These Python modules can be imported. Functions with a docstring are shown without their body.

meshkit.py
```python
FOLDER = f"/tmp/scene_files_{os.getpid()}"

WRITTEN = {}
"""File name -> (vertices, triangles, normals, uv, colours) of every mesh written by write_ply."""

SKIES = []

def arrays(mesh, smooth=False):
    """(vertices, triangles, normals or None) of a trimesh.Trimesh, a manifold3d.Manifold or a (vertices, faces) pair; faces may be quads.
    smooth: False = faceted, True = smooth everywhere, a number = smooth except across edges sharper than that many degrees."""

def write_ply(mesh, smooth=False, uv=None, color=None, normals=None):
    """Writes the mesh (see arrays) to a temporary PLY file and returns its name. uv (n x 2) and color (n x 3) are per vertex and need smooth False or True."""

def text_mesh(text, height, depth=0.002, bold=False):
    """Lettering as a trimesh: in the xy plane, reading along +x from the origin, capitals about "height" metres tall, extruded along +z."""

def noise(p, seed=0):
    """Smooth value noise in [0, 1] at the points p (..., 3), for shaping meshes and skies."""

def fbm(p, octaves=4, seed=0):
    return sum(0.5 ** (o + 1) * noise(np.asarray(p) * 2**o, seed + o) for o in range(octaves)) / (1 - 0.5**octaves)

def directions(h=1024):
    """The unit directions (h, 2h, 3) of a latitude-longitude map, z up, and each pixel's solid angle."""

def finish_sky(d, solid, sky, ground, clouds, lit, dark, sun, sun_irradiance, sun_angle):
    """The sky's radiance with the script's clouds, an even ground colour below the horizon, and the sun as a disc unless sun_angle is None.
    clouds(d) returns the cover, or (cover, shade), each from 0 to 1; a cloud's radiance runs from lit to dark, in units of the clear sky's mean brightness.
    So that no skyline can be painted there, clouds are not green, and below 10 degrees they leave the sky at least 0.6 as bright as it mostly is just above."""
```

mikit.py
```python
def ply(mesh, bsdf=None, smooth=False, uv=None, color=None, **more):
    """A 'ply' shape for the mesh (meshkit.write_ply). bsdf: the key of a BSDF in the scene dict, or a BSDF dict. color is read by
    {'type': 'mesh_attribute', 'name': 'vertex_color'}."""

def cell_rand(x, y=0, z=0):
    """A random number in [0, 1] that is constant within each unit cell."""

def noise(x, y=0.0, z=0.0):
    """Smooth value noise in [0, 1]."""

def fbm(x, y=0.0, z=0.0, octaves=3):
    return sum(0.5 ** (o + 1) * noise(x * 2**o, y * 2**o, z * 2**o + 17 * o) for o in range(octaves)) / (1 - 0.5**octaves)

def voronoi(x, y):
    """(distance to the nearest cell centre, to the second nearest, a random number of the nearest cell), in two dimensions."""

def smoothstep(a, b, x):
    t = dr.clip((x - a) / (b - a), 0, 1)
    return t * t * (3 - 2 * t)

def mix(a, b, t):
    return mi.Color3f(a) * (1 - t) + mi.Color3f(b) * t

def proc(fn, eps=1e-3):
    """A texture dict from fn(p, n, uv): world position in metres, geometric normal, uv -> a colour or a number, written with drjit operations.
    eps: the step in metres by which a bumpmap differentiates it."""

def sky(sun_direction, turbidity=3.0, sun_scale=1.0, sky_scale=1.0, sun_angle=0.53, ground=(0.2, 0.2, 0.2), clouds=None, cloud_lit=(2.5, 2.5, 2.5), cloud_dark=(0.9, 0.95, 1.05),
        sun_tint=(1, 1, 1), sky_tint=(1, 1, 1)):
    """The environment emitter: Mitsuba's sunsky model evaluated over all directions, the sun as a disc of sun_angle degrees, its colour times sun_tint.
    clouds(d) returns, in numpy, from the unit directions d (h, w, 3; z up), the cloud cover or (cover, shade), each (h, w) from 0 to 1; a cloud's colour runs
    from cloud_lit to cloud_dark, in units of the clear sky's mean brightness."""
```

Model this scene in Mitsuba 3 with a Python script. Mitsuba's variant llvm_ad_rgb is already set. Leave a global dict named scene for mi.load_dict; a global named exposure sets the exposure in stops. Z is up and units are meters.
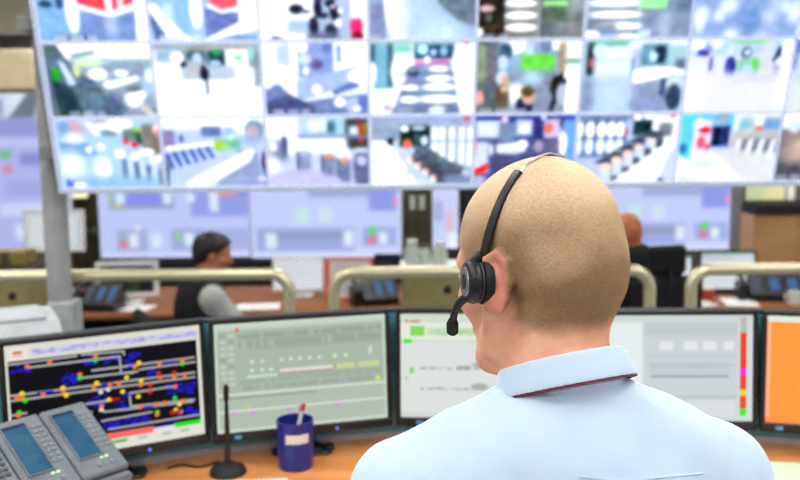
import math, numpy as np, trimesh, mitsuba as mi, mikit, meshkit
import drjit as dr
from scipy.ndimage import gaussian_filter
from mikit import noise, fbm, smoothstep, mix, proc

T = mi.ScalarTransform4f
scene, labels = {}, {}
exposure = 0.0

# ---------------------------------------------------------------- camera
EYE = np.array([0.0, 0.0, 1.43])
F, PITCH, ROLL = 820.0, math.radians(6.5), math.radians(0.55)
fwd = np.array([0, math.cos(PITCH), -math.sin(PITCH)])
up0 = np.array([0, math.sin(PITCH), math.cos(PITCH)])
rt0 = np.array([1.0, 0, 0])
CUP = math.cos(ROLL) * up0 + math.sin(ROLL) * rt0
scene['camera'] = {'type': 'thinlens', 'fov': math.degrees(2 * math.atan(400 / F)), 'fov_axis': 'x', 'near_clip': 0.05, 'far_clip': 60.0,
                   'aperture_radius': 0.0034, 'focus_distance': 0.86,
                   'to_world': T().look_at(EYE.tolist(), (EYE + fwd).tolist(), CUP.tolist())}


def ray(px, py):
    a, b = px - 400, py - 240
    c, s = math.cos(ROLL), math.sin(ROLL)
    X, Y = c * a - s * b, s * a + c * b
    return fwd + rt0 * X / F - up0 * Y / F


def at(px, py, Y):
    """the point at depth Y (metres in front of the camera) that shows at a pixel: how the photograph was measured"""
    d = ray(px, py)
    return EYE + d * (Y / d[1])


# ---------------------------------------------------------------- ceiling lamps: (x, y, length x, length y)
LAMP_RADIANCE = 9.0
LAMPS = [(x, y, .60, 1.2) for y in (-1.4, 0.5, 2.3) for x in (-2.9, -1.0, 0.9, 2.8)] + [(x, y, .60, 1.2) for y in (4.9, 6.6) for x in (-2.6, 0.0, 2.6)]
CEIL = 3.0

# ---------------------------------------------------------------- materials


def lin(c):
    c = np.asarray(c, float) / 255.0
    return np.where(c < 0.04045, c / 12.92, ((c + 0.055) / 1.055) ** 2.4)


def rgb(c):
    return {'type': 'rgb', 'value': [float(v) for v in lin(c)]}


def mat(name, color=None, rough=0.5, metal=0.0, spec=0.5, tex=None, bump=None, bscale=1.0, two=True, **more):
    m = {'type': 'principled', 'base_color': tex or rgb(color), 'roughness': rough, 'metallic': metal, 'specular': spec, **more}
    if bump:
        m = {'type': 'bumpmap', 'tex': bump, 'scale': bscale, 'bsdf': m}
    scene['mat_' + name] = {'type': 'twosided', 'b': m} if two else m
    return 'mat_' + name


def wood_fn(base, dark, along=0):
    a, b = [float(v) for v in lin(base)], [float(v) for v in lin(dark)]

    def f(p, n, uv):
        u, v = (p.x, p.y) if along == 0 else (p.y, p.x)
        g = fbm(u * 3.0, v * 42.0 + 1.6 * noise(u * 2.2, v * 4.0), p.z * 9.0, 3)
        streak = noise(u * 6, v * 190, 3.0)
        return mix(a, b, dr.clip(smoothstep(.35, .72, g) * .75 + streak * .25, 0, 1))
    return f


def mottle(base, other, freq=8.0, lo=.3, hi=.75):
    a, b = [float(v) for v in lin(base)], [float(v) for v in lin(other)]
    return proc(lambda p, n, uv: mix(a, b, smoothstep(lo, hi, fbm(p.x * freq, p.y * freq, p.z * freq, 3))))


def bumpy(freq):
    return proc(lambda p, n, uv: fbm(p.x * freq, p.y * freq, p.z * freq, 2))


M_WOOD = mat('desk_wood', tex=proc(wood_fn((226, 152, 92), (204, 126, 68))), rough=.34)
M_WOOD2 = mat('far_wood', tex=proc(wood_fn((150, 98, 62), (126, 76, 48))), rough=.6, spec=.2)
M_BROWN = mat('cabinet_brown', tex=proc(wood_fn((212, 164, 112), (196, 146, 96))), rough=.5)
M_BLACK = mat('black_plastic', (22, 23, 27), .38)
M_BLACKM = mat('black_matte', tex=mottle((20, 20, 23), (30, 30, 34), 60), rough=.7)
M_RUBBER = mat('black_rubber', (14, 14, 15), .62)
M_TEAL = mat('teal_panel', tex=mottle((78, 160, 178), (90, 172, 190), 14), rough=.5)
M_TRIM = mat('grey_trim', (196, 202, 212), .4, .2)
M_GREY = mat('phone_grey', tex=mottle((104, 112, 120), (114, 122, 130), 40), rough=.42)
M_GREYD = mat('phone_dark', (64, 70, 78), .45)
M_KEY = mat('phone_key', (126, 133, 140), .4)
M_SILVER = mat('silver_bezel', (216, 226, 254), .45, .0)
M_STEEL = mat('chrome', (210, 208, 200), .22, 1.0)
M_CHAMP = mat('champagne_rail', (222, 214, 178), .32, .7)
M_POLE = mat('pole_grey', tex=mottle((150, 152, 154), (164, 166, 168), 10), rough=.5)
M_BLUE = mat('cup_blue', (30, 42, 132), .3)
M_STICK = mat('sticker_blue', (86, 168, 224), .4)
M_LABEL = mat('label_white', (222, 222, 212), .6)
M_PAPER = mat('paper', (226, 229, 230), .75)
M_GREENP = mat('green_paper', (196, 222, 190), .75)
M_PRINT = mat('printer_grey', tex=mottle((160, 167, 169), (172, 178, 180), 18), rough=.45)
M_PRINTD = mat('printer_dark', (70, 76, 82), .5)
M_WHITE = mat('white_plastic', (226, 228, 226), .4)
M_CREAM = mat('cream_panel', tex=mottle((222, 204, 166), (232, 214, 180), 5), rough=.6)
M_BEIGE = mat('beige_cabinet', tex=mottle((150, 140, 92), (162, 152, 104), 9), rough=.55)
M_OLIVE = mat('olive_dark', tex=mottle((64, 60, 46), (84, 78, 58), 7), rough=.6)
M_WALL = mat('wall_paint', tex=mottle((206, 204, 194), (212, 210, 200), 3), rough=.8)
M_WALLB = mat('wall_back_paint', tex=mottle((164, 160, 140), (172, 168, 148), 3), rough=.8)
M_CEIL = mat('ceiling_tile', tex=mottle((214, 214, 208), (226, 226, 222), 30), rough=.9)
M_FLOOR = mat('carpet', tex=mottle((118, 122, 128), (132, 136, 142), 120), rough=.95)
M_ORANGE = mat('orange_plastic', (236, 106, 40), .5)
M_GREYP = mat('grey_plastic', (128, 130, 132), .5)
M_DARKB = mat('dark_blue_fabric', tex=mottle((26, 30, 42), (36, 42, 56), 80), rough=.9)
M_RED = mat('red_plastic', (206, 52, 48), .4)
M_GLASSW = mat('milky_glass', (196, 206, 196), .25)
M_LENSW = mat('lamp_housing', (224, 224, 220), .5)
M_SHOE = mat('shoe', (24, 22, 20), .4)
M_TROUSER = mat('trousers', tex=mottle((34, 38, 50), (42, 46, 60), 60), rough=.9)
M_MAROON = mat('maroon_tie', (112, 28, 52), .6)
M_SHIRT = mat('shirt_blue', tex=proc(lambda p, n, uv: mix([float(v) for v in lin((188, 208, 233))], [float(v) for v in lin((197, 216, 239))], fbm(p.x * 30, p.y * 30, p.z * 30, 2))),
              rough=.8, spec=.25, bump=proc(lambda p, n, uv: fbm(p.x * 26, p.y * 26, p.z * 9 + 3, 3) * 1.0, eps=2e-3), bscale=.0035)
M_SHIRTG = mat('shirt_grey', tex=mottle((176, 178, 176), (190, 192, 190), 30), rough=.85)
M_HAIRD = mat('dark_hair', tex=mottle((18, 14, 12), (36, 28, 22), 150), rough=.55)
M_EYE = mat('eye_white', (220, 214, 208), .2)
M_IRIS = mat('eye_iris', (52, 38, 28), .2)
M_NAIL = mat('fingernail', (226, 176, 156), .3)

# ---------------------------------------------------------------- mesh helpers


def merge(*ms):
    ms = [m for x in ms for m in (x if isinstance(x, (list, tuple)) and not isinstance(x[0], np.ndarray) else [x])]
    return trimesh.util.concatenate([m if isinstance(m, trimesh.Trimesh) else trimesh.Trimesh(*meshkit.arrays(m)[:2], process=False) for m in ms])


def box(cx, cy, cz, sx, sy, sz, ch=.003):
    """box with chamfered edges, centre and full sizes"""
    ch = min(ch, .45 * min(sx, sy, sz))
    h = np.array([sx, sy, sz]) / 2
    pts = []
    for s in np.ndindex(2, 2, 2):
        sg = np.array(s) * 2 - 1
        for k in range(3):
            q = h - ch
            q[k] = h[k]
            pts.append(sg * q)
    m = trimesh.convex.convex_hull(np.array(pts))
    m.apply_translation([cx, cy, cz])
    return m


def tube(path, r, sides=12, cap=True):
    p = np.asarray(path, float)
    r = np.broadcast_to(np.asarray(r, float), (len(p),))
    t = np.gradient(p, axis=0)
    t /= np.linalg.norm(t, axis=1, keepdims=True) + 1e-12
    n0 = np.cross(t[0], [0.31, 0.22, 0.92])
    n0 /= np.linalg.norm(n0)
    ns = [n0]
    for k in range(1, len(p)):
        n = ns[-1] - t[k] * (ns[-1] @ t[k])
        ns.append(n / np.linalg.norm(n))
    ns = np.array(ns)
    bs = np.cross(t, ns)
    a = np.arange(sides) * 2 * np.pi / sides
    v = (p[:, None] + r[:, None, None] * (np.cos(a)[None, :, None] * ns[:, None] + np.sin(a)[None, :, None] * bs[:, None])).reshape(-1, 3)
    f = []
    for i in range(len(p) - 1):
        for j in range(sides):
            A, B = i * sides + j, i * sides + (j + 1) % sides
            f += [[A, B, B + sides], [A, B + sides, A + sides]]
    if cap:
        for e, o in ((0, 1), (len(p) - 1, -1)):
            c = len(v)
            v = np.vstack([v, p[e]])
            for j in range(sides):
                q = [c, e * sides + (j + 1) % sides, e * sides + j]
                f.append(q if o == 1 else q[::-1])
    return trimesh.Trimesh(v, np.array(f), process=False)


def lathe(profile, sides=32, c=(0, 0, 0)):
    pr = np.asarray(profile, float)
    a = np.arange(sides) * 2 * np.pi / sides
    v = np.stack([pr[:, None, 0] * np.cos(a), pr[:, None, 0] * np.sin(a), np.repeat(pr[:, None, 1], sides, 1)], -1).reshape(-1, 3) + np.asarray(c)
    f = []
    for i in range(len(pr) - 1):
        for j in range(sides):
            A, B = i * sides + j, i * sides + (j + 1) % sides
            f += [[A, B, B + sides], [A, B + sides, A + sides]]
    return trimesh.Trimesh(v, np.array(f), process=True)


def prism(poly, z0, z1, ch=0.0):
    from shapely.geometry import Polygon
    m = trimesh.creation.extrude_polygon(Polygon(poly), z1 - z0, engine='earcut')
    m.apply_translation([0, 0, z0])
    return m


def frame_m(o, yaw=0.0, tilt=0.0):
    """local x right, y away, z up; tilt leans the top away (+) or towards (-) the viewer side; yaw counter-clockwise from above (radians)"""
    c, s = math.cos(yaw), math.sin(yaw)
    R = np.array([[c, -s, 0], [s, c, 0], [0, 0, 1.0]])
    ct, st = math.cos(tilt), math.sin(tilt)
    X = np.array([[1, 0, 0], [0, ct, st], [0, -st, ct]])
    m = np.eye(4)
    m[:3, :3] = R @ X
    m[:3, 3] = o
    return m


def xf(mesh, m):
    q = mesh.copy()
    q.apply_transform(m)
    return q


def numbered(name, parent=None):
    base = name if parent is None else parent + '__' + name
    key, n = base, 0
    while key in scene or key in labels or any(k.startswith(key + '__') for k in scene):
        n += 1
        key = f'{base}_{n:03d}'
    return key


def part(parent, name, mesh, m, smooth=35, label=None, **more):
    key = numbered(name, parent)
    scene[key] = mikit.ply(mesh, m, smooth, **more)
    if label:
        labels[key] = {'label': label}
    return key


def thing(name, label, cat, group=None):
    key = numbered(name)
    labels[key] = {'label': label, 'category': cat}
    if group:
        labels[key]['group'] = group
    return key


def struct(name, mesh, m, smooth=False, label=None):
    scene[name] = mikit.ply(mesh, m, smooth)
    labels[name] = {'kind': 'structure', **({'label': label} if label else {})}


def glow(c, k=1.0):
    return {'type': 'area', 'sampling_weight': 0.02, 'radiance': {'type': 'rgb', 'value': [float(v) * k / 2 ** exposure for v in lin(c)]}}


# ---------------------------------------------------------------- pictures on screens: drawn with soft shapes in the screen's own units


class Pic:
    """canvas of w x h samples whose drawing units are a view box (x0, y0, x1, y1), y down; colours are 0-255"""

    def __init__(s, w, h, view=(0, 0, 100, 100), bg=(200, 200, 200)):
        s.w, s.h = w, h
        s.a = np.ones((h, w, 3)) * np.asarray(bg, float)
        x0, y0, x1, y1 = view
        s.x, s.y = np.meshgrid(x0 + (np.arange(w) + .5) / w * (x1 - x0), y0 + (np.arange(h) + .5) / h * (y1 - y0))
        s.ux, s.uy = (x1 - x0) / w, (y1 - y0) / h

    def put(s, k, c):
        k = np.clip(k, 0, 1)[..., None]
        s.a = s.a * (1 - k) + k * np.asarray(c, float)
        return s

    def rect(s, x0, y0, x1, y1, c, soft=1.0, o=1.0):
        fx = np.clip((s.x - x0) / (s.ux * soft) + .5, 0, 1) * np.clip((x1 - s.x) / (s.ux * soft) + .5, 0, 1)
        fy = np.clip((s.y - y0) / (s.uy * soft) + .5, 0, 1) * np.clip((y1 - s.y) / (s.uy * soft) + .5, 0, 1)
        return s.put(fx * fy * o, c)

    def ell(s, x, y, rx, ry, c, soft=.35, o=1.0):
        d = np.sqrt(((s.x - x) / rx) ** 2 + ((s.y - y) / ry) ** 2)
        return s.put(np.clip((1 - d) / soft + .5, 0, 1) * o, c)

    def poly(s, pts, c, o=1.0):
        inside = np.zeros(s.x.shape, bool)
        n = len(pts)
        for i in range(n):
            (xa, ya), (xb, yb) = pts[i], pts[(i + 1) % n]
            if ya != yb:
                cond = ((ya > s.y) != (yb > s.y)) & (s.x < (xb - xa) * (s.y - ya) / (yb - ya) + xa)
                inside ^= cond
        return s.put(gaussian_filter(inside.astype(float), .6) * o, c)

    def line(s, pts, wd, c, o=1.0):
        """wd in vertical drawing units"""
        k = np.zeros(s.x.shape)
        ry = s.uy / s.ux
        for (xa, ya), (xb, yb) in zip(pts[:-1], pts[1:]):
            X, Y, dx, dy = (s.x - xa) * ry, s.y - ya, (xb - xa) * ry, yb - ya
            t = np.clip((X * dx + Y * dy) / max(dx * dx + dy * dy, 1e-9), 0, 1)
            d = np.hypot(X - t * dx, Y - t * dy)
            k = np.maximum(k, np.clip((wd / 2 - d) / s.uy + .5, 0, 1))
        return s.put(k * o, c)

    def grain(s, amp, size, seed):
        p = np.stack([s.x / (s.ux * size), s.y / (s.uy * size), 0 * s.x], -1)
        s.a = s.a + amp * (meshkit.fbm(p, 3, seed)[..., None] - .5)
        return s

    def blur(s, k):
        s.a = gaussian_filter(s.a, (k, k, 0), mode='nearest')
        return s


def screen(parent, name, pic, w, h, m, gain=1.0, label=None):
    """a lit panel w x h metres, local origin at its bottom centre, facing local -y"""
    nx, ny = pic.w, pic.h
    xs, zs = np.meshgrid(np.linspace(-w / 2, w / 2, nx), np.linspace(h, 0, ny))
    v = np.stack([xs, 0 * xs, zs], -1).reshape(-1, 3) @ m[:3, :3].T + m[:3, 3]
    i = np.arange(nx * ny).reshape(ny, nx)
    q = np.stack([i[1:, :-1], i[1:, 1:], i[:-1, 1:], i[:-1, :-1]], -1).reshape(-1, 4)
    col = lin(np.clip(pic.a, 0, 275)).reshape(-1, 3) * gain / 2 ** exposure
    key = numbered(name, parent)
    scene[key] = mikit.ply((v, q), {'type': 'principled', 'base_color': {'type': 'rgb', 'value': .006}, 'roughness': .6, 'specular': .02}, False, color=col,
                           emitter={'type': 'area', 'sampling_weight': 0.0, 'radiance': {'type': 'mesh_attribute', 'name': 'vertex_color'}})
    if label:
        labels[key] = {'label': label}
    return key


# ---------------------------------------------------------------- room
DESK = 0.708
LOW = -0.45
EDGE = 3.35
struct('floor', box(0, (EDGE - 3.2) / 2, LOW / 2 - .025, 9.0, EDGE + 3.2, -LOW - .05 + .1, .002), M_FLOOR)
struct('floor_001', box(0, (EDGE + 7.6) / 2, LOW - .05, 9.0, 7.6 - EDGE, .1, .002), M_FLOOR)
struct('ceiling', box(0, 2.2, CEIL + .05, 9.2, 11.2, .1, .001), M_CEIL)
struct('wall_left', box(-4.55, 2.2, 1.3, .1, 11.0, 3.5, .001), M_WALL)
struct('wall_right', box(4.55, 2.2, 1.3, .1, 11.0, 3.5, .001), M_WALL)
struct('wall_rear', box(0, -3.25, 1.3, 9.2, .1, 3.5, .001), M_WALL)
struct('wall_front', box(0, 7.65, 1.3, 9.2, .1, 3.5, .001), M_WALLB)
BACK = 7.60
for x, y, lx, ly in LAMPS:
    k = thing('ceiling_lamp', 'flat rectangular white ceiling lamp set into the ceiling', 'ceiling lamp', 'ceiling lamps')
    a, b, t = lx / 2 + .02, ly / 2 + .02, .02
    part(k, 'frame', merge(box(x - a, y, CEIL - .015, t, 2 * b + t, .03), box(x + a, y, CEIL - .015, t, 2 * b + t, .03),
                           box(x, y - b, CEIL - .015, 2 * a, t, .03), box(x, y + b, CEIL - .015, 2 * a, t, .03)), M_LENSW, False)
    v = np.array([[x - lx / 2, y - ly / 2, CEIL - .012], [x + lx / 2, y - ly / 2, CEIL - .012], [x + lx / 2, y + ly / 2, CEIL - .012], [x - lx / 2, y + ly / 2, CEIL - .012]])
    part(k, 'diffuser', (v, np.array([[0, 3, 2, 1]])), M_LENSW, False,
         emitter={'type': 'area', 'sampling_weight': 3.0, 'radiance': {'type': 'rgb', 'value': [LAMP_RADIANCE, LAMP_RADIANCE * .985, LAMP_RADIANCE * .95]}})

# ---------------------------------------------------------------- front desk, its partition and the monitors
MON = [(-.626, 1.7175, 28.3), (-.227, 1.861, 15.5), (.198, 1.902, -3.4), (.621, 1.866, -1.6), (1.041, 1.803, -14.8)]
WS, HS, ZB, TILT = .40, .25, .783, math.radians(4.2)


def off(i, s, d):
    x, y, a = MON[i]
    a = math.radians(a)
    return [x + s * math.cos(a) - d * math.sin(a), y + s * math.sin(a) + d * math.cos(a)]


PD = .082
line = [off(0, -.50, PD), off(0, .20, PD), off(1, -.17, PD), off(1, .20, PD), off(2, -.20, PD), off(2, .2, PD), off(3, .2, PD), off(4, -.2, PD), off(4, .5, PD)]
line = np.array(line)
seg = np.concatenate([[0], np.cumsum(np.linalg.norm(np.diff(line, axis=0), axis=1))])
tt = np.linspace(0, seg[-1], 60)
curve = np.stack([gaussian_filter(np.interp(tt, seg, line[:, k]), 1.2, mode='nearest') for k in (0, 1)], 1)
nrm = np.stack([-np.gradient(curve[:, 1]), np.gradient(curve[:, 0])], 1)
nrm /= np.linalg.norm(nrm, axis=1, keepdims=True)


def ribbon(d0, d1, z0, z1):
    a, b = curve + nrm * d0, curve + nrm * d1
    return prism(np.vstack([a, b[::-1]]), z0, z1)


k = thing('control_desk', 'long curved orange-brown wooden control desk under the five monitors', 'desk')
front = curve - nrm * .82
top = prism(np.vstack([front, (curve + nrm * .03)[::-1]]), DESK - .03, DESK)
part(k, 'tabletop', top, M_WOOD, False)
part(k, 'edge_strip', ribbon(-.825, -.820, DESK - .032, DESK + .001), M_BLACK, False)
part(k, 'modesty_panel', ribbon(-.03, -.01, 0.0, DESK - .03), M_GREYP, False)
for i in (3, 16, 43, 56):
    c = curve[i] - nrm[i] * .40
    a = math.atan2(nrm[i][1], nrm[i][0]) - math.pi / 2
    part(k, 'leg', xf(box(0, 0, (DESK - .03) / 2, .04, .70, DESK - .03), frame_m([c[0], c[1], 0], a)), M_GREYP, False)
k = thing('privacy_screen', 'low curved teal privacy screen along the back of the wooden desk behind the monitors', 'desk screen')
part(k, 'panel', ribbon(-.008, .012, DESK + .014, 1.030), M_TEAL, False)
part(k, 'base_trim', ribbon(-.012, .018, DESK + .0006, DESK + .016), M_TRIM, False, 'grey metal trim along the foot')
part(k, 'top_trim', ribbon(-.012, .016, 1.028, 1.033), M_BLACK, False)

# ---- the pictures on the five monitors
p1 = Pic(330, 206, bg=(222, 222, 208))
p1.rect(2, 2.5, 10.5, 12.5, (238, 228, 220)).ell(6.2, 6.6, 2.6, 1.3, (214, 120, 84)).rect(3.5, 8.6, 9, 10, (226, 176, 170))
p1.rect(12.5, 5, 99, 9.5, (204, 204, 236)).rect(12.5, 9.5, 99, 12.2, (214, 216, 210))
rs = np.random.RandomState(5)
for i in range(46):
    x = 13 + rs.rand() * 84
    p1.rect(x, 5.8 + 2.2 * (i % 2), x + 1.5 + 2.5 * rs.rand(), 7 + 2.2 * (i % 2), (132, 132, 232), o=.75)
p1.rect(1.4, 13.4, 97.8, 87, (6, 6, 16))
for b in [(1.9, 15.5, 10.6, 21.7), (25.7, 27.8, 34, 36.9), (36.9, 16.9, 55.9, 22.6), (37.8, 50.7, 47.9, 59.1), (56.9, 23.1, 61.9, 29), (79.2, 49.1, 94.2, 60), (45.2, 72.2, 69.8, 80.6),
          (44, 74.6, 50.3, 80.1), (84.4, 72.3, 95.6, 80.3), (68.9, 33.9, 74.6, 38.9), (51.4, 58, 58.6, 66.6), (55.5, 52.1, 59.5, 56), (60, 17.5, 66, 21), (70, 84, 82, 86), (10, 62, 24, 68), (8, 72, 20, 78)]:
    for i in range(int((b[2] - b[0]) * (b[3] - b[1]) * .22) + 3):
        x, y = b[0] + rs.rand() * (b[2] - b[0]), b[1] + rs.rand() * (b[3] - b[1])
        p1.rect(x, y, x + 1 + 2.2 * rs.rand(), y + 1.5 + 1.2 * rs.rand(), (24, 24, 206), o=.85)
TR = [[(1.9, 15.5), (34.3, 15)], [(37, 14.6), (58.2, 15.8), (58.4, 18.8)], [(10.7, 19.8), (56.1, 20)], [(56.1, 20), (56.3, 34.7), (62.4, 35.8)], [(41.7, 29.1), (96, 29.2)], [(35.1, 34.2), (64.9, 35)],
      [(66, 33.4), (96.3, 33.3)], [(1.9, 41.3), (95.9, 42.8)], [(1.7, 45.5), (95.8, 46.9)], [(37.5, 56.9), (51.5, 56.8)], [(60.2, 53.1), (85.2, 52.5)], [(60.1, 56.2), (60.3, 64.8), (95, 67.2)],
      [(46.3, 66), (93.9, 68.9)], [(45, 73.6), (71.1, 72.5)], [(48.3, 81.8), (97.6, 81.7)], [(1.8, 57.5), (8.5, 57)], [(1.8, 64), (40, 64.6)], [(1.8, 70), (38, 70.6)]]
for l in TR:
    p1.line(l, 2.0, (168, 168, 170))
for x0, y0, x1, y1 in [(14, 42.2, 22, 45), (46, 42.4, 52, 45.2), (60, 30.4, 63, 32), (78, 30.6, 86, 32), (66, 67.5, 72, 69)]:
    p1.rect(x0, y0 - 1, x1, y0 + .6, (36, 36, 214))
CO = dict(o=(250, 120, 40), g=(40, 226, 50), y=(250, 222, 36), r=(226, 34, 24), w=(214, 216, 226))
for c, x, y in [('o', 10.4, 18.9), ('o', 21.1, 17.2), ('o', 43.8, 17.1), ('g', 43.6, 20.6), ('o', 35.4, 31), ('g', 35.3, 34.2), ('y', 7.1, 40.4), ('o', 4.6, 43.6), ('o', 7.2, 44.1), ('g', 8.3, 46.9), ('o', 17, 43.8), ('y', 26.7, 40.5),
                ('o', 26.9, 44), ('y', 28.1, 47.2), ('y', 43.5, 40.2), ('o', 41.9, 43.4), ('o', 50.2, 43.2), ('o', 54.9, 43.5), ('y', 65.9, 27.6), ('o', 63.8, 30.9), ('o', 76.9, 30.7), ('o', 89.5, 30.6), ('g', 89.4, 33.7),
                ('y', 59, 39.1), ('r', 76, 39.2), ('o', 77, 43.1), ('r', 84.6, 40.7), ('o', 84.4, 44.5), ('o', 90.2, 43.9), ('y', 56.5, 50.8), ('y', 66.5, 43.6), ('o', 66.3, 47.2), ('r', 71.2, 48.5), ('y', 64.5, 57.1),
                ('r', 70.9, 54.7), ('o', 84.7, 53.3), ('o', 45.3, 60.6), ('w', 45.1, 63.9), ('y', 49.2, 56), ('g', 5.2, 55.7), ('o', 4.7, 58.2), ('o', 65.5, 66.6), ('o', 73.8, 66.2), ('o', 78.5, 66.2), ('g', 84.1, 63.3),
                ('y', 86.5, 69.6), ('o', 88.7, 66.8), ('y', 84.3, 73.9), ('r', 82.2, 75.9), ('o', 86.9, 76.7), ('g', 74.1, 73.2), ('o', 74, 75.7), ('w', 45.3, 48.6), ('w', 49.1, 47.2), ('o', 20, 64), ('y', 30, 70), ('r', 12, 70)]:
    p1.ell(x, y, 1.35, 1.9, CO[c])
p1.rect(50.5, 55.4, 54.8, 57.6, (200, 20, 20)).rect(81.5, 74.6, 87, 78.2, (206, 30, 24), o=.7)
p1.rect(1.4, 87, 97.8, 98.5, (226, 226, 216)).rect(20, 85, 71.5, 90.5, (248, 108, 100)).rect(83.4, 85.6, 97.9, 89.6, (36, 230, 36)).rect(48.5, 92, 57.5, 94.6, (70, 190, 76)).rect(25, 92, 33, 94.6, (70, 190, 76))
for x in (63, 76, 86):
    p1.rect(x, 92.4, x + 5, 94.6, (180, 184, 176))

p2 = Pic(300, 188, bg=(206, 220, 206))
p2.rect(1.5, 3, 98.6, 97, (170, 184, 170))
p2.rect(1.5, 3, 98.6, 6.5, (196, 210, 196)).ell(13, 6.3, 1.1, 1.7, (238, 84, 74))
for x in np.arange(14, 97, 1.55):
    for y0, y1, o in ((9.5, 14.5, .55), (16.5, 23.5, .5), (52.5, 56, .35), (57.5, 62.5, .4)):
        if rs.rand() < .86:
            p2.rect(x, y0 + rs.rand(), x + .7, y1, (96, 110, 102), o=o)
for x0, x1, y in ((16, 92, 15.4), (20, 60, 24.5), (58, 97, 24.0), (28, 97, 51)):
    p2.rect(x0, y, x1, y + .9, (148, 162, 150))
for i in range(9):
    for j in range(2):
        p2.rect(3 + 4.6 * j, 10 + 5.6 * i, 6.4 + 4.6 * j, 12.4 + 5.6 * i, (196, 208, 198) if (i * 3 + j) % 4 else (150, 162, 152))
for x, y in [(21.2, 36.4), (27, 36.4), (21, 44.3), (26.8, 44.3), (32.2, 44.6), (38, 36.5), (43.5, 36.4), (48.9, 36.3), (54.5, 36.6), (60, 36.8)]:
    p2.poly([(x - 1.1, y - 1.6), (x + 1.2, y), (x - 1.1, y + 1.6)], (232, 244, 232))
for i in range(7):
    p2.ell(18.8 + 2.5 * i, 50, .95, 1.4, (212, 238, 206))
for i in range(14):
    p2.ell(37.8 + 2.2 * i, 46.5, 1.0, 1.7, (240, 226, 222)).rect(37 + 2.2 * i, 48.6, 38.2 + 2.2 * i, 50, (180, 110, 106))
for x0, n in ((70.4, 5), (82.9, 6)):
    for i in range(n):
        p2.rect(x0 + 2.2 * i, 44, x0 + 2.2 * i + 1.5, 49, (216, 224, 128))
for x in (69, 75.6):
    p2.ell(x, 36.6, 1.3, 2, (214, 232, 160))
p2.rect(89.5, 30, 91.5, 37, (214, 220, 206)).ell(94.6, 60.9, 1.8, 2.2, (196, 240, 90))
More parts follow.
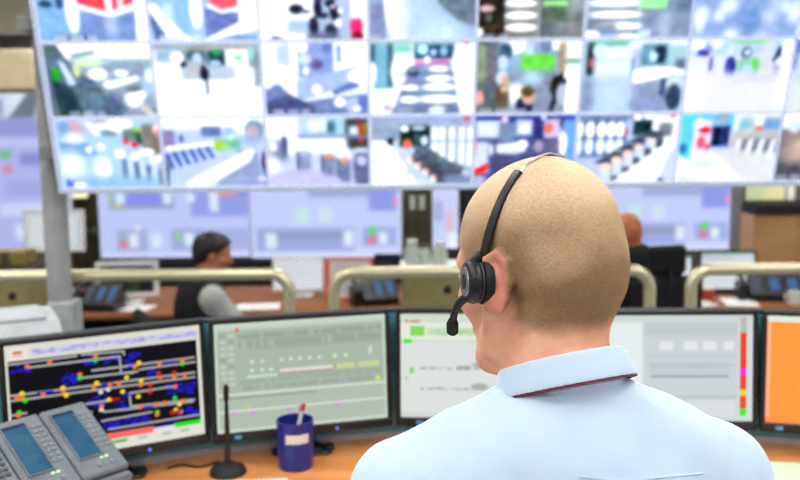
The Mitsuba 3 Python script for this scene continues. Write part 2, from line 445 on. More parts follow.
p2.rect(1.5, 63, 98.6, 97, (178, 190, 176)).rect(1.5, 64.5, 98.6, 66, (222, 232, 220)).rect(1.5, 68.2, 57.5, 69.2, (128, 140, 130)).rect(1.5, 79.8, 98.6, 81.2, (226, 234, 222))
for x in (9.9, 20.7, 40.6, 47.2, 69.6):
    p2.ell(x, 83.2, 1.2, 1.9, (224, 130, 226))
p2.ell(18, 77.5, .8, 1.2, (200, 230, 120)).ell(62, 77.8, .8, 1.2, (200, 230, 120))

p3 = Pic(240, 150, bg=(222, 226, 222))
p3.rect(0, 0, 100, 9, (210, 220, 206)).rect(0, 25.5, 100, 27, (206, 212, 206)).rect(0, 9, 100, 25.5, (226, 236, 220))
p3.ell(4, 7.6, 1, 1.5, (230, 120, 60)).rect(6, 6.6, 12, 8.8, (196, 150, 110)).rect(6, 12, 14.5, 21.5, (138, 216, 84)).rect(16, 14, 52, 20.5, (196, 222, 180)).rect(2, 24.4, 7, 28.6, (70, 236, 60))
for x, y in rs.rand(70, 2) * [40, 7] + [20, 14]:
    p3.rect(x, y, x + 1.4, y + 1, (160, 196, 150))
for y in (52, 71.5):
    x = 12.0
    while x < 96:
        w = 1 + 3.4 * rs.rand()
        p3.rect(x, y - rs.rand(), x + w, y + 1 + 1.2 * rs.rand(), (150, 158, 152), o=.8)
        x += w + .8 + 2 * rs.rand()
p3.rect(5.6, 51.5, 8, 57.5, (134, 210, 120)).rect(3, 61.5, 4.4, 63, (120, 130, 124)).ell(47, 49, 4.2, 3, (176, 182, 176)).ell(47, 70, 5, 3.4, (170, 176, 170)).rect(34, 50, 42, 53, (164, 170, 164))
p3.rect(0, 95, 100, 100, (212, 216, 212))

p4 = Pic(240, 150, bg=(212, 220, 224))
p4.rect(0, 0, 100, 6, (206, 216, 214)).rect(14, 7, 36, 97, (228, 238, 236)).rect(37, 7, 91, 97, (204, 212, 216))
p4.rect(37, 7, 91, 20, (196, 204, 206))
for x0, x1 in ((46, 54), (60, 68), (71, 79), (83, 89)):
    p4.rect(x0, 25, x1, 33, (228, 232, 234))
for y in (14, 38, 47):
    p4.rect(39, y, 90, y + 1, (182, 190, 196))
p4.rect(41, 45, 86, 58, (188, 198, 206)).rect(41, 57, 86, 58.4, (130, 156, 172))
for x in np.arange(42, 86, 2.2):
    p4.rect(x, 47 + 4 * rs.rand(), x + 1.6, 56, (206, 214, 220), o=.8)
p4.rect(37, 76, 91, 78, (188, 196, 200)).rect(37, 80, 60, 95, (222, 228, 228)).rect(62, 80, 90, 95, (218, 224, 226))
p4.rect(92.6, 2, 96.2, 17, (186, 188, 180))
for y0, y1, c in ((17, 50, (244, 60, 42)), (50, 56.5, (236, 40, 236)), (56.5, 70, (244, 64, 44)), (70, 76, (246, 214, 40)), (76, 88, (244, 70, 44)), (88, 94.5, (60, 238, 36))):
    p4.rect(92.6, y0, 96.2, y1, c)
for y in (28, 38, 64, 82):
    p4.rect(92.6, y, 96.2, y + 1.4, (120, 150, 60), o=.6)

p5 = Pic(240, 150, bg=(255, 156, 66))
p5.rect(0, 0, 100, 6, (226, 236, 222)).rect(0, 6, 2.4, 100, (250, 184, 140)).rect(28, 8, 98, 94, (238, 238, 230)).rect(33, 18, 72, 84, (50, 48, 58)).rect(72, 18, 93, 84, (150, 120, 100))
for x, y, c in ((36, 34, (240, 110, 50)), (40, 50, (230, 120, 70)), (38, 66, (120, 110, 120)), (50, 40, (90, 90, 110)), (56, 60, (240, 110, 60)), (62, 30, (120, 80, 70))):
    p5.rect(x, y, x + 7, y + 9, c, 3)
p5.rect(0, 95, 100, 100, (250, 150, 80))
PICS = [p1.blur(.45), p2.blur(.45), p3, p4, p5]
ML = ['black desk monitor showing a black track diagram with coloured dots, leftmost in the row',
      'black desk monitor showing a grey green signal table, behind the blue pen cup',
      'black desk monitor with a white page and a green square, left of the seated man',
      'black desk monitor with a pale page and a red strip, behind the man',
      'black desk monitor with an orange screen at the right end of the row']
BZ, BT = .0115, .0130
for i, (x, y, a) in enumerate(MON):
    k = thing('desk_monitor', ML[i], 'monitor', 'monitors along the control desk')
    m = frame_m([x, y, ZB], math.radians(a), TILT)
    W2, T2 = WS / 2, .028
    bz = merge(box(0, T2 / 2 - .006, HS + BT / 2, WS + 2 * BZ, T2, BT, .004), box(0, T2 / 2 - .006, -.011, WS + 2 * BZ, T2, .022, .004),
               box(-W2 - BZ / 2, T2 / 2 - .006, HS / 2, BZ, T2, HS, .003), box(W2 + BZ / 2, T2 / 2 - .006, HS / 2, BZ, T2, HS, .003))
    part(k, 'bezel', xf(bz, m), M_BLACK, False)
    part(k, 'back_cover', xf(merge(box(0, .016, HS / 2, WS + .01, .024, HS + .01, .006), box(0, .029, HS * .42, .22, .008, .13, .003)), m), M_BLACK, False)
    screen(k, 'screen', PICS[i], WS, HS, m @ frame_m([0, -.0005, 0]))
    led = part(k, 'power_light', xf(lathe([[0, .0], [.0034, .0], [.0034, .002], [0, .0022]], 12), m @ frame_m([W2 - .125 if i < 2 else W2 - .06, -.006, -.013]) @ np.array([[1, 0, 0, 0], [0, 0, -1, 0], [0, 1, 0, 0], [0, 0, 0, 1.0]])), M_BLUE, False,
               'small blue power light', emitter=glow((110, 130, 255), 1.2))
    st = merge(box(-.004, -.0062, -.011, .006, .001, .008, .0003), box(.0045, -.0062, -.011, .009, .001, .008, .0003))
    part(k, 'sticker', xf(st, m @ frame_m([-W2 + (.044 if i != 4 else .03), 0, 0])), M_STICK, False, 'small blue sticker at the lower left')
    # stand: neck behind, two splayed feet on the desk
    s0 = frame_m([x, y, 0], math.radians(a))
    part(k, 'stand_neck', xf(box(0, .045, DESK + .075, .06, .012, .15, .004), s0), M_BLACK, False)
    legs = merge(*[tube([[s * .02, .040, DESK + .02], [s * .045, .022, DESK + .014], [s * .060, -.006, DESK + .006]], .0055, 8) for s in (-1, 1)] + [box(0, .034, DESK + .005, .15, .036, .010, .004), box(0, -.004, DESK + .0045, .12, .010, .009, .003)])
    part(k, 'stand_foot', xf(legs, s0), M_BLACK, False)

# ---------------------------------------------------------------- things on the desk
# pen cup
cx, cy = at(296, 468, 1.800)[:2]
k = thing('pen_cup', 'dark blue cylindrical pen cup with a white label standing on the wooden desk', 'pen cup')
part(k, 'cup', lathe([[0, 0], [.036, 0], [.039, .003], [.0420, .108], [.0420, .111], [.0390, .111], [.036, .006], [0, .006]], 40, (cx, cy, DESK)), M_BLUE, 40)
a = np.radians(np.linspace(-113, -38, 16))
ro = [.0424 + .0004, .0424 + .0008]
v = []
for r in ro:
    for z in (.066, .087):
        rr = r - (.112 - z) * .0318
        v += [[cx + rr * math.cos(t), cy + rr * math.sin(t), DESK + z] for t in a]
v = np.array(v).reshape(4, 16, 3)
q = []
for A, B in ((2, 3), (1, 0), (0, 2), (3, 1)):
    for j in range(15):
        q.append([A * 16 + j, A * 16 + j + 1, B * 16 + j + 1, B * 16 + j])
part(k, 'label', (v.reshape(-1, 3), np.array(q)), M_LABEL, False, 'white paper label around the cup')
for nm, lb, mt, tip, dx, dy, lean, h in (('pen', 'white pen standing in the blue pen cup', M_WHITE, M_GREYP, .004, .0, (.012, .01), .135), ('pen', 'red-tipped pale pen leaning in the blue pen cup', M_LABEL, M_RED, -.004, .012, (.026, -.006), .138)):
    k = thing(nm, lb, 'pen', 'pens in the blue cup')
    b0 = np.array([cx + dx - lean[0] * .6, cy + dy - lean[1] * .6, DESK + .007])
    d = np.array([lean[0] * 1.6, lean[1] * 1.6, h])
    part(k, 'barrel', tube([b0, b0 + d * .86, b0 + d * .9], [.0042, .0042, .004], 12), mt, 40)
    part(k, 'cap', tube([b0 + d * .88, b0 + d * .98, b0 + d], [.0046, .0046, .003], 12), tip, 40)
# gooseneck microphone
mx, my = at(228, 470, 1.765)[:2]
k = thing('desk_microphone', 'slim black gooseneck microphone on a round base, left of the blue pen cup', 'microphone')
part(k, 'base', lathe([[0, 0], [.040, 0], [.041, .004], [.037, .013], [.024, .020], [.013, .024], [0, .025]], 36, (mx, my, DESK)), M_BLACKM, 40)
part(k, 'stem', tube([[mx, my, DESK + .02], [mx + .001, my, DESK + .09], [mx + .002, my - .002, DESK + .17]], [.0068, .0058, .0042], 12), M_BLACK, 40)
part(k, 'capsule', tube([[mx + .002, my - .002, DESK + .165], [mx + .002, my - .003, DESK + .172], [mx + .003, my - .004, DESK + .198], [mx + .003, my - .004, DESK + .204]], [.004, .0062, .0062, .003], 12), M_RUBBER, 40)
# paper sheets, keyboard, green pad
k = thing('paper_sheet', 'white paper sheet on the desk in front of the microphone', 'paper')
p = at(236, 492, 1.66)
part(k, 'sheet', xf(box(0, 0, DESK + .001, .21, .12, .002, .0005), frame_m([p[0], p[1] - .0, 0], math.radians(4))), M_PAPER, False)
k = thing('note_pad', 'pale green note pad at the right end of the desk', 'pad')
p = at(812, 485, 1.66)
part(k, 'pad', xf(box(0, 0, DESK + .005, .22, .22, .010, .001), frame_m([p[0], p[1], 0], math.radians(-10))), M_GREENP, False)
k = thing('keyboard', 'black computer keyboard on the desk in front of the seated man', 'keyboard')
p = at(401, 443, 1.75)
KM = frame_m([p[0] + .232, p[1] - .028, DESK], math.radians(-2))
part(k, 'body', xf(box(0, 0, .009, .46, .15, .018, .005), KM), M_BLACK, False)
kc = box(0, 0, 0, .0168, .0168, .008, .003)
for r in range(6):
    for c in range(15 + 6):
        if r == 5 and 4 <= c <= 9:
            if c == 4:
                part(k, 'key', xf(box(-.215 + 6.5 * .0205, .056 - r * .0216, .021, .0205 * 6 - .004, .0168, .008, .003), KM), M_GREYD, False)
            continue
        part(k, 'key', xf(kc, KM @ frame_m([-.2055 + c * .0205, .056 - r * .0216, .021])), M_GREYD, False)

k = thing('number_pad', 'small flat black number pad on the desk left of the shoulder of the front man', 'number pad')
p = at(411, 447, 1.835)
NM = frame_m([p[0], 1.835, DESK], math.radians(4))
part(k, 'body', xf(box(0, 0, .007, .072, .050, .014, .004), NM), M_BLACK, False)
for r in range(3):
    for c in range(4):
        part(k, 'key', xf(box(-.025 + c * .0167, -.015 + r * .015, .0155, .0135, .0115, .005, .002), NM), M_GREYD, False)

# turret telephone, bottom left: three tilted modules side by side on one base
PHA, PHT = math.radians(50.8), math.radians(30.9)
pc, pn = np.array([-.51, 1.50, 1.43 - .603]), 3
PM = np.eye(4)
r_ = np.array([math.cos(PHA), math.sin(PHA), 0])
n_ = np.array([-math.sin(PHA), math.cos(PHA), 0])
u_ = n_ * math.cos(PHT) + np.array([0, 0, 1]) * math.sin(PHT)
PM[:3, 0], PM[:3, 1], PM[:3, 2], PM[:3, 3] = r_, u_, np.cross(r_, u_), pc   # x across, y up the slope, z out of the face
MWD, ML_ = .0945, .197
k = thing('turret_telephone', 'grey operator telephone with tall blue display panels at the lower left of the desk', 'telephone')
for j in range(3):
    mb = PM @ frame_m([-(j + .5) * MWD - j * .0015, 0, 0])
    body = merge(box(0, ML_ / 2 + .006, -.017, MWD - .0016, ML_ - .012, .034, .004))
    mk = part(k, 'module', xf(body, mb), M_GREY, False, 'grey sloping module with one display')
    part(mk, 'front_lip', xf(box(0, .0, -.021, MWD - .0016, .022, .030, .007), mb), M_GREY, False)
    rim = merge(box(-.0105 - .0235, .117, .001, .003, .124, .006, .001), box(-.0105 + .0235, .117, .001, .003, .124, .006, .001), box(-.0105, .1785, .001, .05, .003, .006, .001), box(-.0105, .0555, .001, .05, .003, .006, .001))
    part(mk, 'display_frame', xf(rim, mb), M_GREYD if j == 2 else M_GREY, False)
    pp = Pic(60, 150, bg=(58, 112, 150)).grain(26, 26, 3 + j)
    pp.rect(0, 0, 100, 4, (34, 62, 92)).rect(0, 0, 3, 100, (36, 70, 104))
    if j != 0:
        for y in range(8, 96, 6):
            pp.rect(8, y, 40 + 50 * rs.rand(), y + 2.4, (112, 158, 180), o=.55)
    dm = mb @ frame_m([-.0105, .0565, .0012]) @ np.array([[1, 0, 0, 0], [0, 0, 1, 0], [0, -1, 0, 0], [0, 0, 0, 1.0]]) @ np.eye(4)
    # the display lies in the face: its local z runs up the slope, its local -y out of the face
    dm = mb.copy()
    dm[:3, 0], dm[:3, 1], dm[:3, 2] = mb[:3, 0], -mb[:3, 2], mb[:3, 1]
    dm[:3, 3] = (mb @ np.array([-.0105, .057, .0014, 1]))[:3]
    screen(mk, 'display', pp, .044, .120, dm, .8)
    for r in range(9):
        for c in range(2):
            if r > 0:
                part(mk, 'key', xf(box(.0225 + c * .0115, .062 + r * .0128, .0008, .0088, .0082, .004, .0014), mb), M_KEY if j < 2 else M_GREYD, False)
    for c in range(3):
        part(mk, 'round_key', xf(lathe([[0, -.001], [.0042, -.001], [.004, .0024], [0, .003]], 14), mb @ frame_m([-.006 + c * .0125, .034 - .004 * (c == 1), 0])), M_KEY, 30)
    lt = merge(box(.006, .048, .0006, .007, .0035, .0025, .0006), box(.016, .048, .0006, .007, .0035, .0025, .0006))
    part(mk, 'status_light', xf(lt, mb), M_GREENP, False, 'small green status light', emitter=glow((120, 226, 70), .9))
# wedge base under the three modules
W3 = 3 * MWD
prof = [(.012, -.036), (.188, -.036)]
b0 = pc - np.array([0, 0, 1]) * 0
pts = []
for xx in (-W3 + .004, -.012):
    for yy in (.03, .19):
        q = (PM @ np.array([xx, yy, -.033, 1]))[:3]
        pts.append(q)
    for s in (.05, .17):
        q = pc + r_ * (xx if xx < -.1 else xx - .012) + n_ * s
        pts.append([q[0], q[1], DESK + .0005])
part(k, 'base', trimesh.convex.convex_hull(np.array(pts)), M_GREYD, False)
k2 = thing('telephone_cable', 'thin black telephone cable on the desk behind the microphone', 'cable')
c0 = at(168, 452, 1.80)
part(k2, 'cable', tube([[c0[0] + .0 + t * .11, c0[1] - .012 + .012 * math.sin(t * 7) + t * .03, DESK + .003] for t in np.linspace(0, 1, 24)], .0026, 8), M_RUBBER, 40)

# ---------------------------------------------------------------- CCTV wall: 3 rows of 8 screens leaning forward on a frame
WX, WY, WZ, WYAW, WTILT, CW, CH = -1.211, 2.95, 1.43 - .141, math.radians(1.44), math.radians(14.25), .369, .258
WM = frame_m([WX, WY, WZ], WYAW, -WTILT)
# view boxes are the drawing units of each screen
def feed(view, bg, w=124, h=86):
    return Pic(w, h, view, bg)


def people(p, x, y, h, c):
    p.ell(x, y - h * .42, h * .09, h * .1, c).ell(x, y - h * .12, h * .17, h * .26, c).rect(x - h * .12, y + h * .05, x - h * .02, y + h * .5, c, 2).rect(x + h * .02, y + h * .05, x + h * .12, y + h * .5, c, 2)
    return p


def caption(p, x, y, n, hgt, c=(244, 246, 250), o=.9):
    r = np.random.RandomState(int(x + y))
    for i in range(n):
        if i % 5 != 4:
            p.rect(x + i * hgt * .62, y, x + i * hgt * .62 + hgt * .45, y + hgt, c, o=o)
            p.rect(x + i * hgt * .62 + hgt * .15, y + hgt * (.2 + .3 * r.rand()), x + i * hgt * .62 + hgt * .3, y + hgt * .8, (150, 160, 180), o=.5)
    return p


W_ = (252, 254, 255)
FEEDS = {}
# top row
p = feed((60, -240, 735, 245), (176, 206, 236)); p.rect(60, -240, 735, -120, (226, 238, 248)).rect(60, -60, 330, 245, (142, 184, 222)).rect(320, 60, 660, 245, (134, 156, 206))
p.poly([(310, 20), (320, -140), (660, -140), (660, 20), (500, 60)], (232, 92, 108)).rect(485, -140, 525, 60, W_).rect(560, -140, 595, 50, (250, 220, 226)).poly([(310, 5), (500, 60), (655, 5), (655, 45), (510, 98), (310, 32)], W_)
p.ell(280, 60, 40, 130, W_).ell(125, 10, 40, 24, (70, 96, 130)).ell(210, 0, 22, 40, (80, 110, 150)).ell(510, 150, 40, 60, (176, 196, 230), 1.2).poly([(655, -240), (770, -240), (770, 245), (650, 245), (660, 90)], W_).rect(120, -200, 300, -110, (120, 146, 180)).rect(400, -220, 620, -150, (160, 176, 200)).rect(145, 200, 420, 240, (84, 100, 140), 6)
caption(p, 150, 203, 13, 33); FEEDS[0, 0] = p.blur(1.2)
p = feed((20, -245, 700, 240), (170, 196, 232)); p.rect(20, -245, 700, -130, (214, 228, 244)).rect(60, -120, 280, 190, (152, 190, 226)).rect(370, 30, 580, 220, (120, 134, 190)).poly([(430, -110), (590, -110), (585, 25), (480, 48), (400, 0)], (236, 110, 124)).poly([(400, 5), (480, 45), (585, 20), (585, 55), (470, 66), (380, 25)], W_)
p.poly([(20, 20), (70, 0), (240, 200), (330, 240), (130, 210)], W_).ell(320, 40, 38, 120, W_).poly([(580, -245), (700, -245), (700, 165), (340, 245), (330, 240), (580, 120)], W_).rect(110, 0, 180, 110, (196, 224, 244), 8).poly([(20, 60), (60, 100), (130, 215), (60, 240)], (100, 120, 160)).rect(540, 205, 690, 238, (120, 160, 210)).rect(160, -230, 330, -150, (120, 140, 180))
caption(p, 85, 200, 12, 34, (240, 242, 252)); FEEDS[0, 1] = p.blur(1.2)
p = feed((20, -240, 710, 240), (244, 248, 252)); p.rect(370, -240, 600, 235, (176, 192, 218)).rect(20, -240, 300, -120, (206, 220, 238)).rect(200, 110, 350, 190, (170, 196, 226), 6).ell(260, 45, 45, 30, (52, 54, 76)).ell(310, 60, 40, 10, (90, 100, 130))
for x, y, a, b in ((395, 40, 26, 60), (430, 85, 30, 18), (365, 150, 30, 60), (470, 10, 34, 24), (500, 70, 32, 44), (475, 175, 40, 40), (400, -60, 40, 60), (490, -90, 30, 80)):
    p.ell(x, y, a, b, (58, 62, 84))
p.rect(320, 185, 520, 238, (110, 120, 146), 8).ell(490, 30, 16, 14, (226, 190, 200)).ell(420, -110, 18, 18, (226, 190, 190)).ell(520, 130, 22, 26, W_).ell(535, 55, 18, 18, W_).ell(635, 150, 42, 60, (226, 70, 130)).ell(640, 210, 40, 30, (150, 36, 66)).ell(630, 75, 30, 30, W_).rect(560, -200, 690, -60, (200, 216, 236)).poly([(95, 210), (130, 212), (200, 240), (100, 240)], (70, 76, 110)).rect(700, -240, 770, 240, W_)
FEEDS[0, 2] = p.blur(1.2)
p = feed((75, -245, 665, 230), (150, 176, 206)); p.rect(75, 0, 170, 230, (140, 152, 186)).poly([(150, -245), (290, -245), (310, 60), (290, 235), (190, 235), (165, 60)], W_).ell(430, 190, 170, 90, (206, 226, 244), 1.2).ell(360, 40, 110, 190, (184, 206, 232), 1.4).poly([(520, -245), (670, -245), (670, 150), (560, 110), (450, 0)], (118, 134, 150)).rect(320, -240, 500, -120, (196, 210, 226), 6)
caption(p, 80, 190, 8, 28, (196, 200, 224)); FEEDS[0, 3] = p.grain(20, 6, 4).blur(1.4)
p = feed((50, -245, 690, 225), (116, 120, 122)); p.rect(50, -245, 215, 225, (62, 58, 56)).rect(215, -245, 430, 225, (150, 156, 160)).rect(430, 20, 690, 225, (112, 122, 126)).ell(590, 160, 70, 90, (140, 146, 150), 1.2)
for y in range(-200, 220, 72):
    p.ell(305 + y * .05, y - 10, 95, 26, W_, .3).rect(210, y + 22, 400, y + 44, (120, 120, 116), 5)
p.ell(65, 180, 26, 30, W_).ell(110, 36, 46, 20, (220, 190, 190)).ell(140, 150, 60, 18, (96, 74, 56)).ell(120, 90, 22, 26, (120, 116, 108)).rect(440, -10, 585, 28, (170, 232, 160)).rect(440, 30, 580, 110, (98, 118, 100), 8).rect(590, -100, 680, 60, (160, 168, 172), 8).rect(440, -240, 690, -60, (170, 184, 190)).rect(95, -240, 200, -80, (110, 90, 80), 8)
caption(p, 95, 190, 8, 28, (200, 206, 216)); FEEDS[0, 4] = p.blur(1.2)
p = feed((90, -245, 730, 220), (150, 166, 190)); p.rect(90, -245, 420, 225, (176, 192, 214)).rect(420, 0, 730, 220, (142, 156, 182))
for y in range(-220, 220, 68):
    p.ell(265 + y * .2, y + 20, 150, 24, W_, .3).rect(110, y + 50, 400 + y * .2, y + 66, (116, 124, 140), 4)
p.ell(130, 200, 60, 36, W_).rect(100, 130, 280, 160, (104, 110, 130), 8).rect(180, 180, 300, 210, (130, 160, 220), 8).ell(450, 185, 40, 24, (196, 220, 248)).rect(410, -30, 570, 38, (164, 232, 170)).rect(630, -40, 730, 40, (116, 130, 156), 8).rect(530, 60, 600, 220, (172, 186, 216), 10).rect(400, -245, 730, -120, (180, 196, 214), 6)
FEEDS[0, 5] = p.blur(1.2)
p = feed((165, -245, 770, 215), (148, 172, 214))
for x, y, a, b in ((215, 70, 40, 44), (365, 20, 46, 40), (315, 80, 30, 34), (660, 20, 44, 40), (600, 80, 36, 40), (740, 60, 40, 60), (395, 190, 46, 30), (210, 120, 28, 60), (570, 205, 40, 26), (300, -120, 60, 50), (520, -170, 70, 40), (690, -130, 50, 60)):
    p.ell(x, y, a, b, (226, 240, 255), 1.2)
p.rect(440, 20, 540, 180, (126, 158, 206), 14).poly([(540, 215), (640, -245), (700, -245), (650, 215)], (170, 186, 224), .6); FEEDS[0, 6] = p.blur(2.0)
p = feed((0, 0, 100, 100), (176, 196, 226)); p.rect(0, 60, 100, 100, (206, 216, 230)).ell(20, 30, 14, 20, W_, 1).ell(60, 40, 20, 14, (226, 236, 250), 1).rect(40, 0, 70, 30, (110, 130, 170), 4).rect(76, 10, 92, 70, (120, 140, 176), 4); FEEDS[0, 7] = p.blur(2)
# middle row
p = feed((25, 35, 690, 468), (150, 168, 188)); p.rect(90, 35, 690, 130, W_, 6).poly([(25, 60), (110, 40), (200, 180), (330, 260), (470, 470), (25, 470)], (104, 122, 140)).poly([(60, 240), (180, 300), (250, 470), (80, 470)], (62, 84, 92)).rect(25, 35, 80, 130, (106, 132, 128), 8)
p.ell(90, 212, 26, 38, (54, 178, 62)).poly([(110, 130), (150, 150), (210, 270), (160, 280)], (206, 220, 246)).poly([(195, 100), (345, 75), (340, 105), (200, 130)], (150, 172, 184)).ell(300, 150, 90, 24, (206, 226, 200)).ell(220, 195, 22, 40, (206, 220, 160)).ell(345, 215, 60, 34, W_).ell(410, 140, 30, 20, (176, 196, 210)).ell(490, 210, 44, 20, W_).poly([(385, 260), (590, 225), (600, 250), (410, 300)], W_).ell(400, 275, 26, 24, W_)
p.ell(545, 365, 60, 44, W_).ell(600, 330, 34, 26, W_).poly([(560, 390), (600, 380), (700, 470), (640, 470)], (206, 204, 200)).ell(300, 380, 80, 70, (112, 132, 156), 1.2).ell(430, 400, 60, 60, (96, 112, 138), 1.2).poly([(600, 250), (690, 150), (690, 330), (620, 330)], (170, 196, 226)).ell(560, 300, 50, 16, (120, 136, 150)).poly([(660, 420), (700, 400), (700, 470)], (60, 90, 70)).rect(640, 190, 680, 260, W_, 6)
caption(p, 140, 430, 13, 28, (196, 210, 220)); FEEDS[1, 0] = p.blur(1.3)
p = feed((25, 30, 665, 468), (252, 254, 255)); p.rect(25, 38, 665, 78, (158, 170, 186)).rect(200, 60, 665, 74, (186, 176, 160)).rect(45, 75, 230, 150, (160, 186, 214), 6).rect(195, 78, 460, 245, (150, 170, 190), 5).rect(355, 80, 450, 165, (52, 84, 86), 4).ell(405, 92, 26, 18, (46, 166, 96)).rect(230, 80, 340, 140, (90, 110, 120), 6).ell(170, 120, 40, 34, W_).ell(290, 130, 30, 36, (190, 206, 236)).ell(395, 152, 34, 16, (170, 206, 246))
p.rect(460, 80, 590, 182, W_, 3).ell(532, 124, 26, 14, (110, 206, 166)).rect(590, 75, 665, 290, (140, 158, 170), 5).ell(610, 100, 18, 40, (150, 216, 206)).rect(560, 180, 620, 290, W_, 6).rect(345, 170, 510, 245, (186, 200, 220), 6).ell(260, 190, 46, 50, (186, 190, 200)).ell(205, 165, 18, 20, (40, 46, 60)).ell(210, 210, 20, 40, (180, 196, 216))
p.ell(325, 215, 26, 40, (46, 54, 66)).ell(318, 180, 11, 14, (50, 56, 66)).rect(326, 240, 345, 338, (110, 124, 146), 3).rect(520, 270, 560, 300, (206, 220, 236), 6); FEEDS[1, 1] = p.blur(1.2)
p = feed((45, 25, 675, 462), (228, 238, 252)); p.poly([(135, 60), (215, 30), (220, 180), (135, 150)], (190, 206, 240)).rect(260, 30, 470, 235, (150, 166, 216)).ell(290, 60, 30, 34, W_).ell(300, 130, 36, 30, (206, 220, 250)).ell(370, 160, 34, 30, (110, 110, 150)).ell(430, 70, 30, 30, (120, 136, 196)).ell(305, 196, 18, 24, W_).rect(470, 25, 675, 220, W_).rect(485, 50, 515, 150, (150, 170, 226)).ell(562, 94, 14, 18, (190, 206, 240)).rect(215, 30, 255, 200, W_)
p.poly([(250, 250), (600, 170), (640, 250), (250, 380)], (170, 190, 230)).poly([(130, 150), (250, 240), (250, 380), (140, 260)], (236, 244, 255)).poly([(60, 290), (140, 270), (250, 385), (400, 360), (675, 330), (675, 462), (65, 462)], (124, 142, 186)).poly([(60, 380), (200, 330), (340, 400), (350, 462), (65, 462)], (96, 104, 140)).poly([(455, 310), (600, 250), (620, 290), (470, 340)], (110, 128, 186)).ell(365, 305, 30, 28, W_).ell(500, 382, 36, 28, W_).ell(80, 250, 26, 50, W_).ell(610, 230, 60, 40, W_).ell(580, 400, 50, 50, (176, 196, 236)).ell(640, 380, 30, 40, (110, 126, 196)).ell(600, 420, 26, 16, W_)
caption(p, 100, 422, 13, 28, (200, 208, 232)); FEEDS[1, 2] = p.blur(1.2)
p = feed((55, 22, 690, 455), (250, 252, 255)); p.rect(55, 22, 690, 40, (126, 190, 170)).rect(80, 40, 190, 300, (132, 184, 206)).rect(55, 40, 90, 150, (70, 110, 120), 5).ell(80, 210, 20, 60, W_).rect(165, 45, 205, 290, (90, 120, 140), 4).ell(245, 200, 60, 100, W_).rect(205, 45, 310, 95, (146, 206, 200), 5).rect(325, 45, 560, 130, (52, 84, 116), 5).ell(375, 75, 34, 30, (190, 240, 246)).ell(438, 90, 20, 20, (180, 206, 240)).ell(500, 85, 24, 28, (150, 190, 220)).poly([(325, 145), (530, 130), (540, 160), (330, 185)], (232, 120, 190))
p.poly([(330, 160), (545, 150), (600, 460), (190, 460), (230, 340)], (146, 164, 200)).ell(315, 205, 38, 36, (70, 72, 110)).ell(402, 132, 18, 24, W_)
for i, (y, a) in enumerate(((185, 60), (240, 80), (290, 100), (360, 120), (430, 60))):
    p.ell(470 + i * 2, y, a, 18 + 3 * i, W_, .4).ell(315 - i * 6, y + 4, 34 + 8 * i, 14 + 3 * i, W_ if i > 1 else (140, 150, 190), .4)
    p.rect(240, y + 26 + 2 * i, 590, y + 36 + 3 * i, (92, 112, 140), 5)
p.poly([(550, 100), (690, 60), (690, 455), (605, 455)], W_).ell(598, 80, 16, 26, (206, 220, 236)).rect(593, 100, 602, 190, (150, 170, 200), 3).poly([(60, 320), (220, 300), (180, 455), (60, 455)], W_).rect(190, 410, 600, 455, (110, 130, 156), 6).ell(460, 430, 50, 30, (210, 230, 240)).ell(162, 410, 26, 20, (190, 170, 200)).ell(632, 34, 15, 13, (236, 60, 54))
caption(p, 215, 415, 6, 26, (180, 196, 226)); FEEDS[1, 3] = p.blur(1.2)
p = feed((72, 25, 680, 445), (150, 168, 190)); p.rect(72, 25, 200, 445, (96, 104, 106), 5).poly([(75, 60), (130, 50), (150, 260), (80, 260)], (146, 156, 136)).rect(140, 40, 190, 260, (130, 120, 140), 5).rect(200, 30, 560, 200, (150, 180, 206), 6).ell(290, 55, 70, 50, W_).ell(540, 45, 50, 40, W_).rect(330, 105, 525, 195, (126, 214, 96), 3).ell(240, 90, 40, 50, (80, 110, 130)).ell(230, 150, 28, 40, (196, 216, 240)).rect(350, 45, 400, 110, (190, 216, 230), 4).ell(470, 60, 34, 40, (120, 140, 166)).rect(545, 40, 590, 200, (170, 150, 130), 5).rect(590, 30, 715, 445, W_, 6).rect(590, 130, 690, 160, (110, 160, 140), 5)
p.poly([(260, 220), (560, 200), (600, 445), (330, 445)], (140, 152, 172)).ell(400, 240, 60, 40, (176, 206, 226), 1).ell(310, 330, 50, 60, W_, .8).ell(145, 340, 70, 90, (106, 116, 124)).ell(95, 350, 30, 42, (226, 166, 156)).ell(225, 235, 36, 40, (206, 214, 226)).ell(245, 255, 18, 30, (214, 176, 150)).ell(230, 360, 44, 80, (116, 100, 96)).ell(240, 300, 20, 18, (220, 196, 150))
p.ell(360, 400, 50, 60, (54, 56, 96)).ell(385, 345, 42, 46, (206, 176, 160)).ell(375, 315, 40, 30, (112, 96, 72)).poly([(520, 240), (590, 200), (600, 260), (570, 330), (520, 445), (500, 445), (525, 350), (500, 300)], (58, 58, 66)).ell(540, 250, 20, 22, (60, 50, 50)).ell(572, 330, 28, 60, (176, 190, 206)).ell(600, 220, 20, 26, W_).rect(700, 250, 716, 340, (226, 50, 66), 3)
caption(p, 100, 410, 15, 32, (196, 200, 214)); FEEDS[1, 4] = p.blur(1.2)
